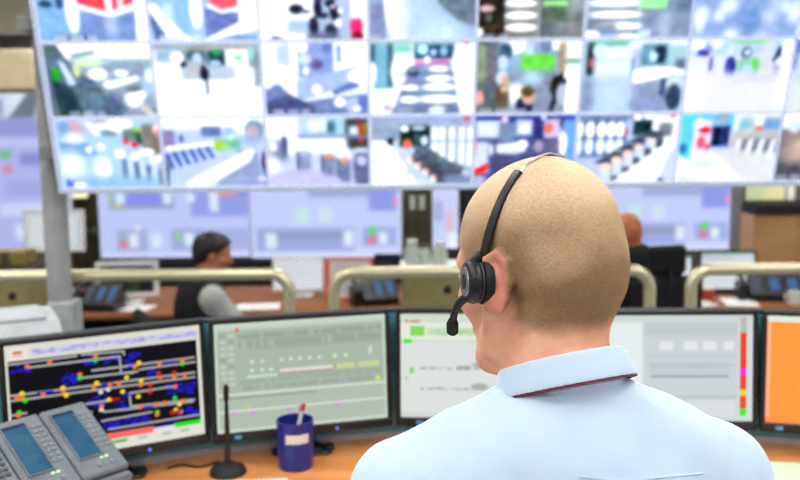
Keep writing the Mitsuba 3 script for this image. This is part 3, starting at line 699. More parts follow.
p = feed((50, 15, 660, 440), (176, 196, 224)); p.rect(80, 20, 320, 55, (110, 190, 150), 8).rect(80, 40, 120, 220, (52, 58, 66), 6).ell(108, 150, 14, 30, (200, 120, 120)).ell(150, 80, 40, 40, (206, 230, 246)).rect(180, 60, 340, 120, (226, 236, 250), 6).ell(310, 90, 20, 20, (240, 210, 210)).rect(320, 20, 660, 60, W_, 10).rect(390, 40, 550, 170, (116, 156, 176), 5).ell(465, 110, 30, 34, (196, 230, 250)).ell(500, 100, 40, 50, (40, 70, 86)).ell(465, 115, 22, 26, (200, 232, 250)).rect(540, 50, 660, 150, (170, 206, 214), 6).rect(590, 130, 660, 190, (110, 126, 146), 6)
p.rect(130, 125, 350, 235, (216, 230, 248), 8).rect(340, 120, 352, 235, (120, 140, 166), 3).poly([(350, 190), (480, 170), (620, 180), (560, 230), (370, 275), (350, 250)], W_).poly([(350, 275), (560, 230), (560, 440), (350, 440)], (146, 160, 190)).ell(230, 340, 110, 110, (190, 210, 240), 1.3).rect(50, 240, 130, 440, (140, 156, 186), 10).ell(600, 270, 50, 36, (206, 220, 232)).ell(600, 350, 44, 80, (70, 86, 106)).ell(620, 205, 40, 16, W_).rect(520, 240, 545, 340, (70, 86, 120), 4).ell(450, 390, 90, 30, (150, 160, 200), 1); FEEDS[1, 5] = p.blur(1.3)
p = feed((50, 15, 735, 440), (214, 220, 240)); p.rect(60, 15, 720, 110, (176, 206, 226), 8).ell(110, 50, 40, 40, W_).ell(230, 40, 40, 34, (226, 246, 250)).rect(330, 15, 560, 45, (150, 206, 160), 6).ell(540, 26, 30, 10, (150, 220, 90)).rect(110, 78, 190, 112, (70, 66, 160), 4).ell(180, 72, 22, 22, (150, 150, 220)).ell(205, 110, 20, 22, (196, 206, 250)).rect(196, 120, 216, 200, (100, 100, 186), 3).ell(335, 85, 34, 30, (206, 226, 240)).ell(375, 75, 40, 30, (190, 206, 226)).ell(430, 100, 34, 34, (90, 110, 140)).ell(435, 95, 20, 18, (206, 226, 250)).rect(380, 130, 530, 215, (146, 196, 166), 6).rect(470, 125, 510, 210, (110, 206, 100), 5).ell(450, 190, 40, 30, (176, 206, 230))
p.ell(335, 180, 36, 60, (58, 60, 140)).rect(308, 130, 330, 240, (90, 96, 180), 4).rect(335, 220, 355, 270, (60, 60, 130), 3).ell(322, 240, 12, 20, (176, 186, 230)).poly([(600, 150), (640, 60), (660, 70), (640, 150)], (40, 46, 86)).ell(640, 180, 26, 60, (166, 170, 200)).rect(530, 40, 600, 220, (206, 206, 220), 6).ell(690, 70, 36, 46, W_).ell(650, 150, 26, 22, (220, 226, 240)).rect(60, 210, 680, 440, (218, 220, 242), 12).ell(110, 330, 60, 100, W_, 1.3).poly([(360, 220), (640, 220), (650, 260), (370, 270)], (204, 204, 220), .7).rect(680, 150, 735, 400, W_, 12); FEEDS[1, 6] = p.blur(1.2)
p = feed((0, 0, 100, 100), (190, 206, 240)); p.rect(0, 0, 40, 40, (110, 140, 190), 8).ell(20, 30, 14, 20, (226, 236, 250)).rect(0, 60, 100, 100, (210, 216, 236), 8).rect(50, 20, 70, 60, (90, 100, 140), 4).ell(80, 40, 12, 30, W_, 1); FEEDS[1, 7] = p.blur(1.6)
# bottom row
p = feed((85, 35, 700, 442), (176, 206, 236)); p.rect(90, 35, 330, 150, (176, 196, 230), 6).rect(110, 60, 180, 150, (140, 170, 216), 6).rect(180, 50, 250, 150, (206, 176, 186), 8).poly([(265, 60), (300, 60), (350, 130), (320, 140)], W_).rect(330, 50, 460, 66, (196, 150, 150), 5).rect(330, 70, 480, 105, W_, 6).rect(355, 105, 450, 140, (120, 150, 170), 6).ell(470, 75, 70, 46, W_).rect(480, 100, 560, 170, (110, 130, 136), 5).rect(590, 75, 700, 250, (140, 132, 126), 5).ell(566, 105, 22, 16, (176, 226, 90)).rect(556, 115, 586, 190, (60, 96, 84), 4).ell(495, 170, 16, 18, (236, 60, 84)).ell(542, 190, 20, 16, (240, 40, 66)).ell(680, 105, 24, 30, (250, 220, 216)).ell(682, 120, 14, 12, (230, 110, 96))
p.poly([(100, 170), (260, 170), (330, 250), (120, 250)], (126, 166, 210)).ell(272, 215, 18, 20, W_).ell(345, 200, 20, 22, W_).ell(340, 320, 46, 60, W_, .8).ell(160, 310, 60, 80, (240, 250, 250), 1.2).ell(190, 150, 60, 30, (226, 230, 246), 1).ell(450, 240, 30, 26, W_)
for i in range(4):
    p.rect(455 + i * 70, 270 + i * 20, 490 + i * 72, 380 + i * 14, (110 - 8 * i, 130 - 6 * i, 166 - 8 * i), 4).rect(490 + i * 66, 260 + i * 20, 520 + i * 68, 390 + i * 12, (206, 222, 240), 5)
p.ell(540, 255, 26, 20, W_).ell(610, 232, 44, 22, W_).poly([(620, 270), (700, 240), (700, 280), (630, 300)], W_).rect(680, 290, 740, 440, (150, 160, 180), 5).rect(690, 310, 735, 330, (226, 236, 246), 4).rect(690, 350, 735, 370, (226, 236, 246), 4).rect(110, 380, 660, 445, (146, 184, 220), 16).poly([(120, 380), (220, 445), (110, 445)], (90, 110, 190)).ell(190, 430, 40, 26, W_); FEEDS[2, 0] = p.blur(1.2)
p = feed((70, 25, 660, 440), (186, 202, 240)); p.rect(70, 25, 660, 90, W_, 10).ell(140, 60, 50, 12, (206, 220, 240)).rect(75, 100, 150, 210, (146, 136, 176), 5).ell(185, 150, 14, 26, (110, 120, 170)).rect(300, 82, 410, 138, (110, 132, 176), 3).ell(455, 110, 26, 26, (150, 190, 226)).ell(470, 150, 20, 20, (226, 250, 240)).ell(525, 100, 34, 28, (240, 236, 226)).ell(600, 100, 54, 54, (130, 160, 180)).ell(590, 110, 36, 34, (196, 176, 196)).rect(360, 160, 500, 215, (140, 200, 150), 8).ell(395, 190, 34, 28, (170, 216, 90)).ell(490, 180, 30, 30, (120, 190, 170), 1).rect(540, 140, 650, 180, (160, 176, 216), 8)
for i in range(6):
    x = 75 + i * 46
    p.poly([(x, 240 - i * 8), (x + 34, 235 - i * 8), (x + 60, 320 - i * 12), (x + 40, 330 - i * 12)], (96, 114, 176)).ell(x + 40, 205 - i * 5, 26, 14, W_).poly([(x + 34, 240 - i * 8), (x + 56, 240 - i * 8), (x + 86, 310 - i * 12), (x + 66, 320 - i * 12)], (190, 212, 246))
p.poly([(500, 220), (600, 210), (640, 430), (360, 440), (380, 400)], (152, 164, 200)).poly([(200, 400), (560, 210), (600, 220), (560, 290), (300, 440), (180, 440)], (236, 242, 252)).poly([(70, 270), (110, 300), (90, 440), (70, 440)], (120, 130, 160)).rect(70, 300, 80, 430, (70, 80, 106), 4).ell(650, 290, 20, 60, (40, 36, 66)).ell(658, 285, 16, 34, (226, 60, 92)).rect(642, 350, 662, 430, (50, 56, 90), 4).ell(630, 390, 30, 16, (206, 216, 236)).ell(660, 215, 12, 16, (90, 80, 90)); FEEDS[2, 1] = p.blur(1.2)
p = feed((80, 30, 680, 438), (196, 206, 236)); p.rect(80, 35, 260, 160, W_, 5).rect(300, 50, 560, 150, (170, 206, 224), 6).ell(360, 85, 40, 34, (226, 244, 246)).ell(410, 80, 30, 34, (220, 240, 246)).rect(435, 60, 480, 130, (90, 120, 150), 5).rect(540, 45, 680, 220, (84, 84, 86), 6).rect(560, 90, 620, 150, (206, 226, 240), 5).rect(614, 70, 634, 190, (214, 72, 52), 3).rect(636, 70, 668, 150, (150, 140, 56), 5).rect(260, 140, 680, 160, (120, 136, 166), 4).rect(200, 160, 540, 240, W_, 8).rect(90, 170, 200, 290, (140, 150, 180), 8).ell(225, 210, 26, 40, W_).ell(185, 200, 20, 60, (96, 106, 140)).ell(120, 200, 24, 34, (226, 236, 250))
for i, (x, y) in enumerate(((300, 230), (440, 250), (530, 275), (630, 280))):
    p.rect(x - 34, y, x + 34, y + 120 + 8 * i, (150 - 14 * i, 160 - 14 * i, 190 - 12 * i), 5).rect(x - 40, y - 60, x + 30, y + 10, (240, 246, 252), 6).ell(x, y + 12, 22, 18, (232, 154, 116) if i in (1, 2) else (170, 186, 220)).rect(x - 46, y, x - 32, y + 110, (84, 92, 120), 4)
p.rect(590, 240, 680, 430, (110, 116, 150), 6).ell(630, 290, 30, 30, (190, 196, 226)).poly([(90, 360), (330, 330), (580, 438), (90, 438)], (190, 188, 226), .8).ell(110, 310, 40, 50, (240, 246, 252), 1); FEEDS[2, 2] = p.blur(1.2)
p = feed((95, 25, 685, 430), (196, 208, 226)); p.rect(95, 25, 685, 85, (160, 174, 206), 6).rect(100, 85, 260, 170, (150, 166, 190), 6).rect(196, 155, 226, 198, (40, 46, 60), 3).poly([(95, 170), (170, 170), (250, 230), (250, 300), (95, 330)], W_).rect(265, 85, 440, 205, (38, 66, 60), 4).ell(292, 102, 26, 18, W_).ell(370, 100, 40, 14, (176, 196, 216)).ell(365, 160, 20, 30, (70, 110, 110)).ell(405, 170, 22, 28, (206, 220, 240)).rect(440, 90, 680, 300, (140, 160, 186), 5)
for x in (460, 505, 560, 615, 665):
    p.rect(x - 16, 95, x + 20, 270 + (x - 460) * .2, W_, 4).rect(x - 14, 170, x + 16, 180, (110, 136, 176), 3)
p.poly([(330, 190), (430, 210), (560, 300), (685, 340), (685, 430), (470, 430), (330, 280)], (112, 122, 140)).poly([(100, 300), (260, 270), (400, 430), (95, 430)], (240, 244, 240)).ell(308, 190, 26, 30, (238, 120, 110)).ell(330, 230, 20, 24, (176, 206, 226))
for i in range(4):
    x, y = 320 + i * 45, 280 + i * 36
    p.rect(x - 18, y, x + 18, y + 90, (190, 204, 226), 4).ell(x + 6, y, 22, 20, (240, 232, 226)).ell(x + 16, y - 6, 12, 10, (226, 130, 100)).poly([(x + 16, y), (x + 110, y - 40), (x + 150, y + 20), (x + 60, y + 60)], (92, 100, 116))
p.ell(560, 340, 60, 40, (104, 112, 130)).ell(650, 360, 26, 26, (186, 204, 220)).rect(520, 380, 685, 430, (130, 146, 180), 8).ell(642, 44, 16, 14, (236, 60, 54)).ell(120, 400, 30, 50, W_); FEEDS[2, 3] = p.blur(1.1)
p = feed((80, 30, 690, 430), (96, 102, 150)); p.rect(80, 30, 690, 70, (70, 76, 160), 6).rect(95, 65, 240, 160, (214, 220, 240), 4).ell(262, 60, 20, 24, (220, 206, 240)).rect(230, 80, 330, 190, (130, 150, 180), 6).rect(330, 60, 430, 150, (190, 206, 236), 5).ell(380, 110, 30, 26, W_).rect(430, 60, 500, 170, (70, 76, 130), 5).rect(495, 60, 600, 165, (206, 190, 220), 4).ell(520, 110, 26, 30, (226, 120, 110)).ell(605, 85, 20, 26, (40, 36, 70)).ell(490, 48, 18, 16, (214, 220, 250)).rect(600, 60, 690, 300, (120, 170, 236), 8).ell(610, 200, 26, 70, W_).poly([(220, 200), (400, 180), (390, 240), (330, 260), (220, 250)], (222, 230, 246)).ell(370, 200, 34, 26, W_).ell(470, 215, 30, 34, (170, 160, 190)).rect(500, 180, 590, 260, (120, 116, 150), 6).rect(80, 185, 175, 360, (206, 214, 240), 6).rect(76, 180, 96, 250, (214, 90, 110), 5).poly([(80, 345), (170, 305), (180, 330), (150, 360), (85, 375)], (240, 62, 66)).rect(180, 200, 200, 260, W_, 4).rect(190, 260, 600, 430, (92, 92, 130), 10).ell(120, 400, 40, 20, (190, 196, 220), 1); FEEDS[2, 4] = p.blur(1.1)
p = feed((90, 25, 690, 420), (186, 200, 230)); p.rect(100, 30, 440, 70, (130, 140, 170), 6).rect(100, 60, 380, 270, (120, 140, 176), 6)
for x in (105, 170, 236, 292, 345):
    p.ell(x, 115, 30, 44, W_).ell(x, 210, 28, 44, (226, 240, 255)).rect(x + 26, 60, x + 38, 260, (96, 116, 160), 3)
p.rect(420, 60, 535, 150, (40, 72, 76), 5).ell(440, 50, 24, 18, W_).ell(510, 45, 26, 18, W_).ell(395, 85, 26, 30, (176, 196, 226)).ell(380, 130, 14, 16, (200, 110, 120)).rect(530, 40, 690, 240, (240, 244, 250), 5).rect(565, 78, 655, 160, (170, 178, 186), 4).ell(610, 118, 34, 34, (130, 136, 146)).ell(610, 34, 18, 16, (190, 236, 230)).ell(646, 34, 20, 17, (240, 70, 84)).poly([(420, 260), (560, 230), (660, 240), (600, 420), (330, 420)], (232, 234, 244)).poly([(600, 400), (650, 250), (690, 200), (690, 420), (640, 420)], (196, 206, 230))
for i in range(5):
    x, y = 290 + i * 62, 300 - i * 38
    p.poly([(x - 90, y), (x - 20, y - 30), (x + 60, y - 16), (x + 66, y + 90 - i * 8), (x + 20, y + 110 - i * 8), (x + 20, y + 20)], (92, 98, 112)).rect(x - 40, y + 20, x + 18, y + 130 - 14 * i, (206, 216, 236), 5).ell(x - 14, y + 26, 34 - 4 * i, 24 - 3 * i, (244, 214, 200))
p.ell(610, 405, 20, 12, (80, 90, 106)).rect(690, 60, 720, 260, (100, 190, 236), 4); FEEDS[2, 5] = p.blur(1.1)
p = feed((15, 15, 605, 405), (218, 226, 240)); p.rect(15, 15, 330, 110, (112, 200, 240), 6).poly([(30, 20), (110, 20), (100, 280), (30, 250)], (110, 206, 240)).ell(255, 45, 46, 40, (150, 180, 196)).rect(105, 55, 205, 250, (236, 216, 232), 6).ell(165, 112, 36, 18, (236, 54, 76)).ell(150, 180, 24, 34, (236, 96, 120)).ell(190, 205, 14, 20, (226, 80, 110)).ell(130, 75, 26, 26, W_).rect(205, 88, 315, 215, (96, 110, 180), 3).rect(215, 95, 262, 200, (38, 44, 76), 3).rect(268, 92, 306, 190, (58, 66, 110), 3).rect(200, 205, 310, 232, (190, 210, 250), 5).ell(50, 215, 24, 30, (70, 130, 190))
p.rect(330, 30, 355, 120, (220, 240, 250), 5).rect(355, 40, 615, 130, (190, 196, 200), 5).rect(365, 55, 420, 100, (120, 190, 206), 6).rect(455, 40, 495, 90, W_, 4).ell(478, 102, 20, 14, (240, 120, 110)).rect(500, 55, 610, 110, (120, 160, 206), 5).ell(420, 130, 30, 24, (220, 226, 230)).rect(320, 120, 620, 250, (186, 186, 190), 8)
for i in range(4):
    x = 380 + i * 66
    p.poly([(x - 20, 170), (x + 10, 160), (x - 4, 250 + 10 * i), (x - 34, 240 + 10 * i)], (226, 232, 250)).poly([(x + 12, 165), (x + 60, 160), (x + 40, 220), (x + 2, 240)], (120, 124, 140), .8)
p.poly([(15, 280), (200, 250), (420, 300), (560, 405), (15, 405)], (228, 232, 246)).poly([(240, 230), (360, 210), (600, 290), (580, 405), (400, 380)], (208, 210, 214), .8).ell(170, 300, 90, 30, (210, 216, 236), 1.2)
caption(p, 50, 375, 8, 20, (190, 200, 226)); FEEDS[2, 6] = p.blur(1.2)
p = feed((590, 20, 1190, 400), (128, 124, 130)); p.rect(590, 20, 1190, 110, W_, 8).ell(680, 95, 50, 40, (206, 220, 236)).rect(700, 120, 1000, 170, (96, 110, 104), 10).ell(730, 230, 90, 90, (196, 180, 166), 1.2).rect(590, 300, 1190, 400, (96, 96, 106), 12).ell(1000, 240, 120, 60, (170, 170, 176), 1.2)
caption(p, 612, 362, 12, 26, (186, 190, 206)); FEEDS[2, 7] = p.blur(1.3)
NAMES = {
    (0, 0): 'CCTV screen with a red kiosk on blue floor, top left corner of the wall', (0, 1): 'CCTV screen with white diagonal stripes on blue floor, second in the top row',
    (0, 2): 'CCTV screen with a crowd and a pink-clad figure, third in the top row', (0, 3): 'CCTV screen with a white light beam in a hazy hall, fourth in the top row',
    (0, 4): 'CCTV screen with white steps and a dark left side, fifth in the top row', (0, 5): 'CCTV screen with white steps beside a blue-grey wall, sixth in the top row',
    (0, 6): 'CCTV screen with a hazy blue view of pale spots, seventh in the top row', (0, 7): 'CCTV screen with a pale street view, right end of the top row',
    (1, 0): 'CCTV screen with a green sign and blown-out lights, left end of the middle row', (1, 1): 'CCTV screen with a dark figure on an overexposed white floor, second in the middle row',
    (1, 2): 'CCTV screen with a lavender view of a glazed booth, third in the middle row', (1, 3): 'CCTV screen with a pale stairway and teal column, fourth in the middle row',
    (1, 4): 'CCTV screen with close passers-by under a bright green sign, fifth in the middle row', (1, 5): 'CCTV screen with a white counter in a blue hall, sixth in the middle row',
    (1, 6): 'CCTV screen with dark blue figures crossing a pale concourse, seventh in the middle row', (1, 7): 'CCTV screen with a blue and white view, right end of the middle row',
    (2, 0): 'CCTV screen with ticket gates and red spots, left end of the bottom row', (2, 1): 'CCTV screen with gates and a white diagonal path, second in the bottom row',
    (2, 2): 'CCTV screen with orange-topped gates and a red post, third in the bottom row', (2, 3): 'CCTV screen with dark gates and a green doorway, fourth in the bottom row',
    (2, 4): 'dark blue CCTV screen with a red ring, just left of the man\'s head top', (2, 5): 'CCTV screen with black ticket gates, just right of the front man\'s head',
    (2, 6): 'CCTV screen with a cyan shop front and red sign, seventh in the bottom row', (2, 7): 'CCTV screen with a brown-grey hall, right end of the bottom row'}
hb = .0012
for r in range(3):
    for c in range(8):
        k = thing('cctv_screen', NAMES[r, c], 'screen', 'screens of the CCTV wall')
        m = WM @ frame_m([(c + .5) * CW, 0, (2 - r) * CH])
        bz = merge(box(0, .012, CH - hb / 2 - .0003, CW - .0006, .03, hb, .0012), box(0, .012, hb / 2 + .0003, CW - .0006, .03, hb, .0012),
                   box(-CW / 2 + hb / 2 + .0003, .012, CH / 2, hb, .03, CH - 2 * hb, .0012), box(CW / 2 - hb / 2 - .0003, .012, CH / 2, hb, .03, CH - 2 * hb, .0012))
        part(k, 'bezel', xf(bz, m), M_SILVER, False)
        part(k, 'housing', xf(box(0, .022, CH / 2, CW - 2 * hb, .028, CH - 2 * hb, .001), m), M_BLACKM, False)
        pf = FEEDS[r, c]
        X3 = np.stack([pf.x / pf.ux / 7.0, pf.y / pf.uy / 5.0, 0 * pf.x], -1)
        dark = np.clip((250 - pf.a.mean(-1)) / 120, 0, 1)[..., None]
        pf.a = 172 + (pf.a - 172) * 1.28 + dark * (52 * (meshkit.fbm(X3, 3, 31 * r + c)[..., None] - .5) + 16 * (np.stack([meshkit.noise(X3 * .8, 7 * q + c) for q in range(3)], -1) - .5))
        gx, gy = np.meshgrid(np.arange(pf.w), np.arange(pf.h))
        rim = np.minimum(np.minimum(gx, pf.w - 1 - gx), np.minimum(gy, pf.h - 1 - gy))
        pf.put(np.clip((2.0 - rim), 0, 1), (204, 216, 244))  # pale glowing border painted into each picture, imitates bezel seams lit by screen bloom
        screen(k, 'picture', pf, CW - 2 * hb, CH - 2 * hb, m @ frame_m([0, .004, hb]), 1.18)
k = thing('video_wall_frame', 'grey metal frame that carries the CCTV screens in front of the pole', 'frame')
WW = 8 * CW
part(k, 'side_rail', xf(box(-.0085, .024, 1.5 * CH, .015, .052, 3 * CH + .02, .002), WM), M_SILVER, False)
part(k, 'side_rail', xf(box(WW + .006, .024, 1.5 * CH, .010, .052, 3 * CH + .02, .002), WM), M_SILVER, False)
part(k, 'edge_gasket', xf(box(-.0185, .026, 1.5 * CH, .004, .056, 3 * CH + .02, .001), WM), M_BLACKM, False)
part(k, 'bottom_rail', xf(box(WW / 2, .024, -.0085, WW + .03, .052, .016, .002), WM), M_SILVER, False)
part(k, 'top_rail', xf(box(WW / 2, .024, 3 * CH + .005, WW, .052, .0095, .002), WM), M_SILVER, False)
for i in range(5):
    part(k, 'back_strut', xf(box(.2 + i * (WW - .4) / 4, .058, 1.5 * CH, .05, .03, 3 * CH, .003), WM), M_GREYP, False)
POLES = (at(57, 240, 3.085)[0], WX + WW + .075)
for i, (px_, lb) in enumerate(zip(POLES, ('round grey support pole at the left edge of the CCTV wall', 'round grey support pole beyond the right edge of the CCTV wall'))):
    k = thing('support_pole', lb, 'pole', 'poles of the CCTV wall')
    part(k, 'post', lathe([[0, 0], [.0445, 0], [.0445, CEIL], [0, CEIL]], 32, (px_, 3.085, 0)), M_POLE, 40)
    part(k, 'sleeve', box(px_ + .016, 3.085, .76, .096, .100, .20, .006), M_PRINT, False, 'pale box sleeve around the pole')
    part(k, 'foot_plate', box(px_, 3.085, .006, .2, .2, .012, .002), M_POLE, False)
    for z in (1.42, 1.86):
        d = (z - WZ) / math.cos(WTILT) * math.sin(WTILT)
        x1 = WX + .004 if i == 0 else WX + WW - .004
        y0 = WY + .052 - d + (0 if i == 0 else WW * math.sin(WYAW))
        part(k, 'bracket', box((px_ + x1) / 2, (y0 + 3.085) / 2, z, abs(px_ - x1), 3.085 - y0, .05, .003), M_GREYP, False)

# ---------------------------------------------------------------- hand rails behind the front desk
RY = 3.165
rz = at(150, 275, RY)[2]


def rail(x0, x1, label, extra=()):
    k = thing('hand_rail', label, 'railing', 'tubular rails behind the desk')
    R, r = .075, .0235
    pth = [[x0, RY, 0.0], [x0, RY, rz - R]] + [[x0 + R - R * math.cos(t), RY, rz - R + R * math.sin(t)] for t in np.linspace(.1, math.pi / 2, 9)]
    pth += [[x1 - R + R * math.sin(t), RY, rz - R + R * math.cos(t)] for t in np.linspace(0, math.pi / 2 - .1, 9)] + [[x1, RY, rz - R], [x1, RY, 0.0]]
    part(k, 'tube', tube(pth, r, 20), M_CHAMP, 50)
    for x in (x0, x1):
        part(k, 'floor_flange', lathe([[0, 0], [.045, 0], [.045, .008], [.026, .012], [0, .012]], 24, (x, RY, 0)), M_CHAMP, 40)


xr = lambda px: at(px, 290, RY)[0]
rail(-2.9, xr(289.5), 'long champagne metal hand rail left of the picture, running behind the grey pole')
rail(xr(333.5), xr(650), 'champagne metal hand rail in the middle, passing behind the head of the front man')
rail(xr(691), 2.9, 'champagne metal hand rail at the right, in front of the brown cabinet')
k = thing('platform_edge', 'dark nosing strip along the edge of the raised platform', 'edge strip')
part(k, 'nosing', box(0, EDGE + .01, .004, 8.9, .06, .03, .003), M_BLACKM, False)

# ---------------------------------------------------------------- printer behind the left monitor
pz = at(10, 298, 2.45)[2]
PR = frame_m([-.995, 2.40, 0], .50)
k = thing('side_cabinet', 'plain grey low cabinet behind the leftmost monitor, carrying the printer', 'cabinet')
CHT = pz - .385
part(k, 'body', xf(box(-.30, .26, CHT / 2, .66, .50, CHT, .004), PR), M_GREYP, False)
part(k, 'door', xf(box(-.465, .004, CHT / 2, .315, .016, CHT - .05, .003), PR), M_PRINT, False)
part(k, 'door', xf(box(-.140, .004, CHT / 2, .315, .016, CHT - .05, .003), PR), M_PRINT, False)
k = thing('printer', 'light grey office printer with a sloping top behind the leftmost monitor', 'printer')
z0 = CHT
part(k, 'body', xf(trimesh.convex.convex_hull(np.array([[x, y, z] for x in (-.48, -.005) for (y, z) in ((.03, z0), (.03, z0 + .235), (.15, z0 + .30), (.42, z0 + .30), (.42, z0))])), PR), M_PRINT, False)
part(k, 'paper_cover', xf(box(-.24, .28, z0 + .307, .40, .22, .014, .005), PR), M_PRINT, False)
part(k, 'front_slot', xf(box(-.26, .026, z0 + .12, .34, .012, .05, .002), PR), M_PRINTD, False)
part(k, 'side_tray', xf(box(-.030, -.012, z0 + .185, .062, .08, .11, .014), PR), M_WHITE, False, 'rounded white tray at the right corner')
part(k, 'tray_hinge', xf(box(-.066, .0, z0 + .185, .010, .06, .115, .002), PR), M_PRINTD, False)
part(k, 'control_panel', xf(box(0, 0, 0, .16, .05, .012, .003), PR @ frame_m([-.37, .088, z0 + .268]) @ trimesh.transformations.rotation_matrix(.496, [1, 0, 0])), M_PRINTD, False)
k = thing('paper_stack', 'white paper sheets lying on top of the grey printer', 'paper')
for i in range(4):
    part(k, 'sheet', xf(box(0, 0, .002 + i * .0045, .21, .15, .004, .0005), PR @ frame_m([-.31, .27, z0 + .315], .06 * (i - 1.5))), M_PAPER, False)

# ---------------------------------------------------------------- lower level
D2Z = .37


def pbox(x0, y0, x1, y1, Y, d, ch=.004):
    a, b = at(x0, (y0 + y1) / 2, Y)[0], at(x1, (y0 + y1) / 2, Y)[0]
    zt, zb = at((x0 + x1) / 2, y0, Y)[2], at((x0 + x1) / 2, y1, Y)[2]
    return box((a + b) / 2, Y + d / 2, (zt + zb) / 2, b - a, d, zt - zb, ch)


def pdims(x0, y0, x1, y1, Y):
    a, b = at(x0, (y0 + y1) / 2, Y)[0], at(x1, (y0 + y1) / 2, Y)[0]
    zt, zb = at((x0 + x1) / 2, y0, Y)[2], at((x0 + x1) / 2, y1, Y)[2]
    return (a + b) / 2, zb, b - a, zt - zb


k = thing('console_desk', 'long reddish-brown console desk on the lower level beyond the rails', 'desk')
part(k, 'tabletop', box(0.1, 5.72, D2Z - .015, 7.6, 1.06, .03, .004), M_WOOD2, False)
part(k, 'front_panel', box(0.1, 5.95, (LOW + D2Z - .03) / 2, 7.4, .02, D2Z - .03 - LOW, .002), M_BLACKM, False)
for x in (-3.6, -1.6, 2.0, 3.8):
    part(k, 'leg', box(x, 5.75, (LOW + D2Z - .03) / 2, .05, .86, D2Z - .03 - LOW, .003), M_GREYP, False)

# large displays on the far wall
LAV = (196, 204, 250)
d1 = Pic(150, 76, (170, 60, 846, 392), (192, 202, 250))
d1.rect(215, 60, 512, 186, (150, 160, 196), 3).rect(230, 120, 500, 165, (140, 146, 240), 3).rect(585, 60, 850, 220, (150, 162, 232), 3).rect(690, 110, 850, 135, (140, 150, 220), 3)
d1.rect(245, 108, 288, 165, (216, 240, 246), 4).rect(458, 108, 500, 165, (216, 240, 246), 4).ell(255, 170, 20, 8, (206, 216, 120)).ell(220, 140, 12, 30, (160, 206, 170)).rect(668, 90, 708, 200, (226, 234, 252), 4).rect(708, 112, 790, 134, (226, 150, 150), 3).ell(585, 140, 18, 20, (226, 240, 255))
d1.rect(245, 275, 380, 366, (164, 176, 216), 3).ell(275, 335, 20, 16, (226, 130, 130)).rect(300, 290, 340, 350, (222, 236, 250), 4).rect(402, 295, 446, 350, (220, 232, 252), 4).rect(490, 272, 642, 362, (160, 172, 220), 3).rect(550, 290, 592, 345, (222, 240, 250), 4).rect(650, 272, 850, 362, (168, 180, 226), 3).ell(520, 300, 14, 26, (150, 206, 160)).ell(340, 268, 12, 10, (236, 240, 252)).rect(170, 378, 850, 392, (216, 224, 255), 3)
d2 = Pic(150, 76, (0, 45, 446, 256), (198, 208, 252))
d2.rect(172, 50, 432, 95, (164, 174, 220), 3).rect(350, 62, 432, 132, (146, 158, 236), 3).ell(428, 108, 7, 14, (240, 150, 190)).rect(130, 120, 172, 166, (196, 232, 232), 5).rect(200, 122, 240, 164, (206, 230, 240), 5).rect(15, 176, 305, 246, (160, 172, 226), 3).rect(60, 190, 280, 206, (150, 160, 190), 3).rect(42, 190, 74, 232, (222, 240, 250), 4).rect(274, 184, 302, 228, (226, 238, 250), 4)
d2.rect(330, 176, 432, 226, (166, 178, 232), 3).ell(360, 185, 11, 10, (60, 230, 90)).ell(358, 210, 15, 14, (216, 130, 160)).rect(380, 190, 404, 222, (226, 240, 252), 3).rect(0, 240, 446, 256, (214, 222, 255), 3)
dn = Pic(40, 76, (0, 0, 100, 100), (202, 212, 252)).rect(0, 30, 40, 60, (170, 180, 230), 3).rect(50, 45, 80, 75, (226, 190, 210), 3).rect(60, 78, 100, 100, (240, 246, 255), 4)
dl = Pic(110, 130, (0, 0, 100, 100), (176, 182, 236))
dl.rect(0, 0, 100, 16, (196, 210, 232)).ell(78, 6, 20, 8, (226, 240, 250), 1).poly([(60, 16), (74, 0), (84, 0), (78, 16)], (110, 122, 140)).rect(88, 2, 98, 16, (130, 140, 160), 4).rect(48, 4, 56, 14, (140, 160, 190), 3).rect(0, 16, 100, 30, (150, 156, 214), 5).rect(48, 28, 96, 34, (190, 196, 240), 3)
for x, y, w, h, cc in ((52, 36, 8, 6, (120, 190, 140)), (66, 38, 20, 8, (140, 146, 216)), (88, 50, 8, 14, (150, 160, 220)), (56, 56, 26, 10, (164, 170, 226)), (50, 70, 40, 9, (206, 212, 246)), (60, 84, 10, 10, (214, 228, 246)), (76, 86, 20, 8, (160, 168, 230)), (54, 46, 6, 5, (226, 130, 150))):
    dl.rect(x, y, x + w, y + h, cc, 4)
